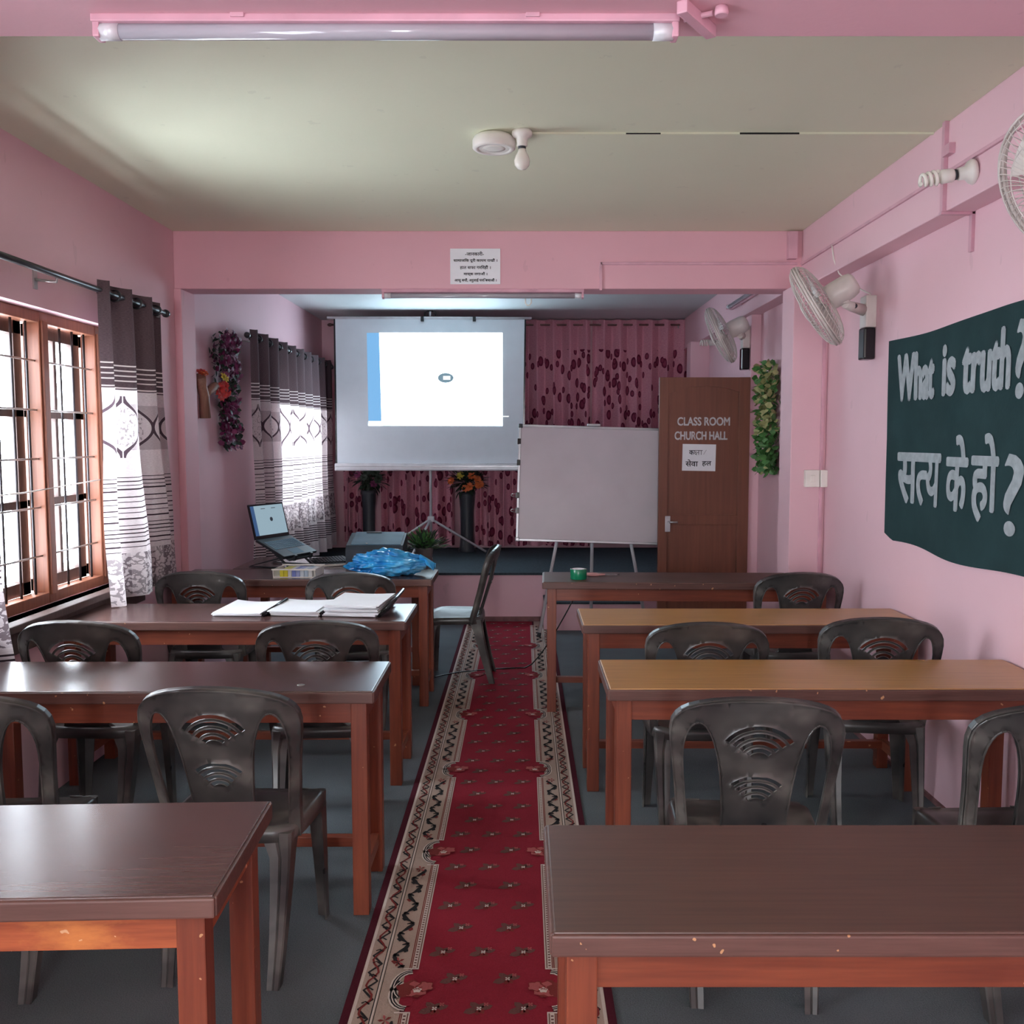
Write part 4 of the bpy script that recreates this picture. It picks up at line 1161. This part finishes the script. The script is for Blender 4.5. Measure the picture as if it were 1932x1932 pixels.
# right garland
go = (XR-.02, 6.6, 1.34); t = thing('leaf_garland', 'green and cream artificial leaf garland on the right wall by the door', 'garland', go)
r = random.Random(5); a_, b_ = MB(go), MB(go)
for k in range(620):
    u = r.random(); z = 2.10-.76*u; y = 6.58+r.uniform(-.20, .20); x = XR-r.random()*.08
    d = Vector((-r.uniform(.1, 1), r.uniform(-.8, .8), r.uniform(-.9, .5)))
    pale = r.random() < (.62 if u < .62 else .05)
    leafq(b_ if pale else a_, (x, y, z), d, (1, 0, 0), r.uniform(.035, .07), r.uniform(.03, .05), 0)
a_.build('green_leaves', M['leaf'], t, fixn=False); b_.build('cream_leaves', M['leaf_pale'], t, fixn=False)

# flower stands behind the screen
def stand(label, x, y, ztop, w, cols, seed, bz):
    o = (x, y, .425); t = thing('flower_stand', label, 'flower stand', o)
    mb = MB(o); mb.M = Matrix.Translation((x, y, .425)); h = ztop-.425
    mb.lathe([(w*1.1, 0), (w*1.15, .02), (w*.95, .05), (w*.82, h*.3), (w*.85, h*.7), (w*1.0, h-.04), (w*1.08, h), (w*.9, h), (w*.85, h-.05)], 24, cap=False); mb.build('vase', M['dark_pl'], t)
    r = random.Random(seed); lf = MB(o); fl = MB(o)
    for k in range(260):
        d = rdir(r); d.z = d.z*.8+.1; rad = r.uniform(.02, .19)
        leafq(lf, (x+d.x*rad, y+d.y*rad*.6, ztop+.02+bz*.5+d.z*rad*.8), d, (0, 0, 1), r.uniform(.05, .11), .03, 0)
    lf.tube([(x, y, ztop-.05), (x, y, ztop+bz*.5+.04)], .02, 8); lf.build('foliage', M['leaf_dark'], t, fixn=False)
    for k in range(9):
        d = rdir(r); bloom(fl, (x+d.x*.16, y-.05-abs(d.y)*.08, ztop+.03+bz*.5+d.z*.07), .045, r.randrange(len(cols)), r, 8, (d.x*.5, -1, .3))
    fl.build('blooms', [M[c] for c in cols], t, fixn=False)
stand('dark vase stand with dark foliage behind the left part of the screen', -1.56, 9.42, 1.05, .075, ['leaf_dark', 'petal_purple'], 21, .20)
stand('dark vase stand with yellow and orange flowers, right of the tripod pole', -.56, 9.40, 1.03, .08, ['petal_yellow', 'petal_orange'], 22, .16)

# ------------------------------------------------------------------ things on the tables
ZT = .757
# laptop and its stand
lx, ly = -1.60, 5.93; rz = 66
lp = thing('laptop', 'open laptop with lit screen raised on a black stand', 'laptop', (lx, ly, .93), rz)
W = .168
R1 = Matrix.Rotation(math.radians(24), 4, 'X')      # deck slopes down to the user
mb = MB(); mb.M = R1; mb.bx(-W, W, -.235, 0, -.008, .008, bev=.004); dk = mb.build('keyboard_deck', M['dark_pl'], lp)
mb = MB(); mb.M = R1
for i in range(13):
    for j in range(5): mb.bx(-W+.025+i*.0225, -W+.044+i*.0225, -.045-j*.021, -.063+.0-j*.021, .008, .0095)
mb.build('keys', M['printer_top'], dk)
mb = MB(); mb.M = R1; mb.bx(-.055, .05, -.222, -.155, .008, .0088); mb.build('touchpad', M['printer_top'], dk)
Rs = R1 @ Matrix.Rotation(math.radians(-13-24), 4, 'X')
Rs = Matrix.Translation((0, .004, .004)) @ Matrix.Rotation(math.radians(-14), 4, 'X')
mb = MB(); mb.M = Rs; mb.bx(-W, W, -.004, .006, 0, .225, bev=.003); ld = mb.build('screen_lid', M['black_pl'], lp)
mb = MB(); mb.M = Rs; mb.bx(-W+.045, W-.012, -.0055, -.0045, .022, .213); mb.build('page_area', M['lap_white'], ld, 'lit pale page')
mb = MB(); mb.M = Rs; mb.bx(-W+.012, -W+.044, -.0055, -.0045, .022, .213); mb.build('side_pane', M['lap_blue'], ld, 'lit blue side strip')
mb = MB(); mb.M = Rs @ Matrix.Translation((.02, -.0062, .12)) @ Matrix.Rotation(PI/2, 4, 'X'); mb.lathe([(.014, 0), (.014, .0006)], 16); mb.M = Rs; mb.bx(-.06, -.02, -.0064, -.0056, .19, .194); mb.bx(.04, .08, -.0064, -.0056, .19, .194); mb.build('page_mark', M['lap_dark'], ld)
sd = thing('laptop_stand', 'black folding stand holding up the laptop', 'laptop stand', (lx, ly, .752), rz)
mb = MB(); Rp = Matrix.Translation((0, 0, .93-.752)) @ R1; mb.M = Rp; mb.bx(-.12, .12, -.25, -.01, -.024, -.010, bev=.003)
for s in (-.08, .08): mb.bx(s-.012, s+.012, -.262, -.248, -.02, .018, bev=.003)
mb.build('tray', M['dark_pl'], sd)
for s in (-1, 1):
    mb = MB(); mb.tube([(s*.11, -.20, .085), (s*.11, .10, .006), (s*.11, -.24, .006)], .008, 6); mb.tube([(s*.11, -.02, .155), (s*.11, -.22, .008)], .008, 6); mb.build('strut', M['dark_pl'], sd)
# black keyboard leaning beside
kb = thing('keyboard', 'black keyboard tilted on the table right of the laptop', 'keyboard', (-1.25, 5.97, .752), 30)
mb = MB(); mb.M = Matrix.Translation((0, 0, .02)) @ Matrix.Rotation(math.radians(9), 4, 'X'); mb.bx(-.125, .125, -.075, .075, -.006, .012, bev=.004); ko = mb.build('keyboard_body', M['dark_pl'], kb)
k2 = MB(); k2.M = mb.M
for i in range(11):
    for j in range(5): k2.bx(-.114+i*.021, -.097+i*.021, -.06+j*.025, -.04+j*.025, .012, .018)
k2.build('keys', M['black_pl'], ko)
wr = MB(); wr.M = mb.M; wr.bx(-.125, .125, -.088, -.077, -.004, .008, bev=.002); wr.build('front_edge', M['white_pl'], kb, 'pale front edge')
# printer
po = (-.93, 6.02, .752); t = thing('printer', 'low charcoal printer with blue light painted on its lid, behind the blue bag', 'printer', po)
mb = MB(po); px0, px1, py0, py1 = -1.13, -.765, 5.90, 6.16
mb.prism([(py0, .752), (py1, .752), (py1, .94), (py1-.03, .945), (py0+.02, .885), (py0, .86)], lambda p: (px0, p[0], p[1]), lambda p: (px1, p[0], p[1])); mb.build('body', M['printer'], t)
mb = MB(po); mb.prism([(py0+.022, .887), (py0+.022, .892), (py1-.03, .952), (py1-.03, .946)], lambda p: (px0+.03, p[0], p[1]), lambda p: (px1-.015, p[0], p[1])); mb.build('lid', M['printer_top'], t, 'smooth lid with blue light painted in')
mb = MB(po); mb.bx(px0+.10, px0+.20, py1-.05, py1-.035, .945, .954, bev=.002); mb.build('lid_grip', M['dark_pl'], t)
mb = MB(po); mb.M = Matrix.Translation((-1.0, py0+.035, .895)); mb.lathe([(.006, 0), (.006, .003)], 12); mb.build('button', M['steel'], t)
# plant
po = (-.655, 6.17, .752); t = thing('potted_plant', 'small green plant in a grey pot behind the blue bag', 'plant', po)
mb = MB(po); mb.M = Matrix.Translation(po); mb.lathe([(.045, 0), (.05, .004), (.062, .085), (.066, .09), (.06, .092), (.056, .07), (.01, .068)], 24, cap=False); mb.build('pot', simple('grey plant pot', (128, 122, 122), .6), t)
r = random.Random(9); mb = MB(po)
for k in range(330):
    d = rdir(r); d.z = abs(d.z)*.8+.05; s0 = r.uniform(.02, .125)
    p = Vector(po)+Vector((d.x*s0*1.15, d.y*s0, .08+d.z*s0*.9))
    leafq(mb, p, d+Vector((0, 0, .2)), (0, 0, 1), r.uniform(.04, .075), .018, 0 if k % 3 else 1)
for k in range(8):
    a = k*.8; mb.tube([(po[0], po[1], po[2]+.06), (po[0]+.07*math.cos(a), po[1]+.06*math.sin(a), po[2]+.14)], .003, 5)
mb.build('leaves', [M['leaf'], M['leaf_dark']], t, fixn=False)
# blue plastic bag
from mathutils import noise as mn
bo = (-.80, 5.50, ZT)
bag = MB(bo)
def bagf(u, v):
    a = u*2*PI; ph = v*PI
    x = math.sin(ph)*math.cos(a); y = math.sin(ph)*math.sin(a); z = math.cos(ph)
    hx = .245; hy = .14; h = .088
    prof = 1.0-.32*max(0, x)-.25*max(0, x)**2*(1 if x > .3 else 0)
    X = x*hx; Y = y*hy; Zz = h*z*prof
    d = mn.fractal(Vector((x*2.0+3, y*2, z*2)), .9, 2.1, 4)*.03
    cr = abs(mn.noise(Vector((x*4+1, y*3.5+z*2, z*2.5))))*.035
    k = 1+(d-cr)/.13
    X *= k; Y *= k; Zz *= k
    Zz += .066
    Zz = max(0.001, Zz)
    if Zz < .02: X *= 1.02
    return (bo[0]+X-.0, bo[1]+Y, bo[2]+Zz)
bag.sheet(bagf, 130, 80); bt = thing('plastic_bag', 'crumpled shiny blue plastic bag on the desk', 'bag', bo)
bag.build('bag_body', M['bag'], bt)
mb = MB(bo)
def tail(u, v):
    x = bo[0]+.19+.09*u; y = bo[1]-.02+(v-.5)*(.05+.10*u); z = bo[2]+.105-.05*u+.02*math.sin(v*9+u*4)
    return (x, y, z)
mb.sheet(tail, 14, 20); mb.build('bag_handles', M['bag'], bt, fixn=False)
# booklets in a tray
to = (-1.33, 5.48, ZT); t = thing('letter_tray', 'white-rimmed paper tray with yellow and blue booklets left of the bag', 'tray', to, -2)
mb = MB(); mb.bx(-.12, .12, -.10, .10, 0, .004)
for s in (-1, 1): mb.prism([(-.10, .0), (.10, 0), (.11, .045), (-.11, .05)], lambda p: (s*.12, p[0], p[1]), lambda p: (s*.125, p[0], p[1]))
mb.bx(-.13, .13, -.112, -.106, .044, .052); mb.bx(-.13, .13, .104, .112, .044, .052); mb.build('tray_shell', M['white_pl'], t)
cols = [(208, 196, 40), (208, 196, 40), (210, 210, 206), (116, 128, 190), (150, 160, 204), (196, 206, 214), (170, 190, 206), (214, 214, 214)]
for k, c in enumerate(cols):
    mb = MB(); mb.bx(-.085+k*.024, -.063+k*.024, -.098, .09, .004, .042, bev=.001); mb.build('booklet', simple('booklet cover %d' % k, c, .5), t)
# paper piles
def pile(label, x, y, w, d, n, rz, seed, th=.0035, folder=True):
    r = random.Random(seed); t = thing('paper_pile', label, 'papers', (x, y, ZT), rz, 'paper piles on the desk')
    mb = MB()
    for k in range(n):
        ox, oy, a = r.uniform(-.008, .008), r.uniform(-.01, .01), math.radians(r.uniform(-3, 3))
        mt = Matrix.Translation((ox, oy, 0)) @ Matrix.Rotation(a, 4, 'Z'); lift = r.uniform(.0, .012)*(k/max(1, n))
        def f(u, v, top=1):
            X = (u-.5)*w; Y = (v-.5)*d
            return tuple(mt @ Vector((X, Y, .002+k*th*1.12+top*th+lift*(2*abs(u-.5))**2*(.4+v))))
        mb.sheet(lambda u, v: f(u, v, 1), 10, 8); mb.sheet(lambda u, v: f(u, v, 0), 10, 8)
        rim = lambda u, v: None
        for (ua, va, ub, vb) in ((0, 0, 1, 0), (1, 0, 1, 1), (1, 1, 0, 1), (0, 1, 0, 0)):
            for q in range(10):
                a1, a2 = q/10, (q+1)/10
                p1 = (ua+(ub-ua)*a1, va+(vb-va)*a1); p2 = (ua+(ub-ua)*a2, va+(vb-va)*a2)
                mb.face([mb.pt(f(*p1, 0)), mb.pt(f(*p2, 0)), mb.pt(f(*p2, 1)), mb.pt(f(*p1, 1))])
    mb.build('sheets', M['paper'], t, fixn=False)
    if folder:
        mb = MB(); hgt = n*th*1.12
        for q in range(2+(n > 6)*2): mb.tube([(w/2+.008+q*.012, -d/2+.01, .008+q*.009), (w/2+.014+q*.012, d/2-.02, .012+q*.012+hgt*.6)], .0085, 8)
        mb.build('spine_bar', M['black_pl'], t, 'black slide-on spine bar')
    return t
pile('white papers with black spine, leftmost of the three piles on the desk', -1.29, 4.33, .225, .31, 4, -4, 1)
pile('white papers with black spine, middle of the three piles on the desk', -1.03, 4.33, .225, .31, 6, -4, 2)
pile('thickest pile of white papers with black spines, rightmost of the three', -.765, 4.33, .25, .33, 11, -6, 3, .0042)
mb = MB((-.726, 2.993, ZT)); mb.M = Matrix.Translation((-.726, 2.993, ZT)); mb.lathe([(.012, 0), (.013, .001), (.011, .002)], 18)
tag(mb.build('round_sticker', M['steel']), 'small pale round disc lying on the glare-lit desk', 'disc')
# tape roll and scissors
o = (.325, 5.30, .762); t = thing('tape_roll', 'green roll of tape standing on the far right desk', 'tape', o)
mb = MB(o); mb.M = Matrix.Translation(o); mb.lathe([(.036, 0), (.047, 0), (.048, .002), (.048, .056), (.047, .058), (.036, .058), (.036, 0)], 36, cap=False); mb.build('tape', M['green_tape'], t)
mb = MB(o); mb.M = Matrix.Translation(o); mb.lathe([(.033, 0), (.0365, 0), (.0365, .059), (.033, .059), (.033, 0)], 36, cap=False); mb.build('core', M['paper'], t, 'white cardboard core')
o = (.46, 5.42, .766); t = thing('scissors', 'pair of pink-handled scissors lying beside the tape roll', 'scissors', o)
for s in (-1, 1):
    mb = MB(o); c = Vector((.415, 5.42+s*.025, .770)); n = 18
    mb.tube([c+Vector((.032*math.cos(2*PI*i/n), .018*math.sin(2*PI*i/n), 0)) for i in range(n)], .0045, 7, closed=True)
    mb.tube([c+Vector((.03, -s*.006, 0)), Vector((.49, 5.42, .770))], .005, 7); mb.build('handle', M['pink_handle'], t)
    mb = MB(o); mb.prism([(.485, -.006), (.56, s*.004-.003), (.575, s*.008), (.56, s*.012), (.485, .007)], lambda p: (p[0], 5.42+p[1], .769+s*.0012), lambda p: (p[0], 5.42+p[1], .771+s*.0012)); mb.build('blade', M['blade'], t)
# cables
mb = MB((.2, 5.6, .3)); pts = []
for i in range(24):
    u = i/23; pts.append((-.62+1.05*u, 5.95+.5*u+.06*math.sin(u*6), .008+.004*math.sin(u*9)**2+(.58*max(0, u-.62)**1.3/.284 if u > .62 else 0)))
mb.tube(pts, .0045, 7); tag(mb.build('cable', M['black_pl']), 'thin black cable crossing the floor and rising behind the far right desk', 'cable')
mb = MB((-2.0, 4.2, 1.42)); mb.tube([(XL-.05, 3.3, 1.33), (XL-.052, 4.0, 1.335), (XL-.05, 4.68, 1.36)], .003, 6)
tag(mb.build('cord', M['white_pl']), 'thin pale cord stretched across the grilled window', 'cord')

# ------------------------------------------------------------------ light
w = bpy.data.worlds.new('World'); SC.world = w; w.use_nodes = True
bg = w.node_tree.nodes['Background']; bg.inputs[0].default_value = (.93, .965, 1.0, 1); bg.inputs[1].default_value = 27.0
def portal(loc, rot, sx, sy):
    l = bpy.data.lights.new('daylight_portal', 'AREA'); l.shape = 'RECTANGLE'; l.size = sx; l.size_y = sy; l.cycles.is_portal = True
    o = bpy.data.objects.new('daylight_portal', l); COL.objects.link(o); o.location = loc; o.rotation_euler = rot
for ya, yb, za, zb in WINS: portal((XL-.23, (ya+yb)/2, (za+zb)/2), (0, -PI/2, 0), zb-za, yb-ya)
portal((-.35, YB-.21, 1.08), (PI/2, 0, 0), .7, 2.15)

# ------------------------------------------------------------------ camera
cam = bpy.data.cameras.new('camera'); co_ = bpy.data.objects.new('camera', cam); COL.objects.link(co_)
cam.sensor_width = 36; cam.sensor_fit = 'HORIZONTAL'; cam.lens = 36*1750/1932; cam.shift_x = -19/1932; cam.clip_start = .05
co_.location = (0, 0, 1.56); co_.rotation_euler = (PI/2-math.atan(136/1750), 0, 0)
SC.camera = co_
vs = SC.view_settings; vs.view_transform = 'Standard'; vs.look = 'None'; vs.gamma = 1; vs.use_curve_mapping = False; vs.exposure = 0.22
SC.cycles.max_bounces = 9; SC.cycles.diffuse_bounces = 5; SC.cycles.adaptive_threshold = .02; SC.cycles.use_denoising = True; SC.cycles.sample_clamp_indirect = 8
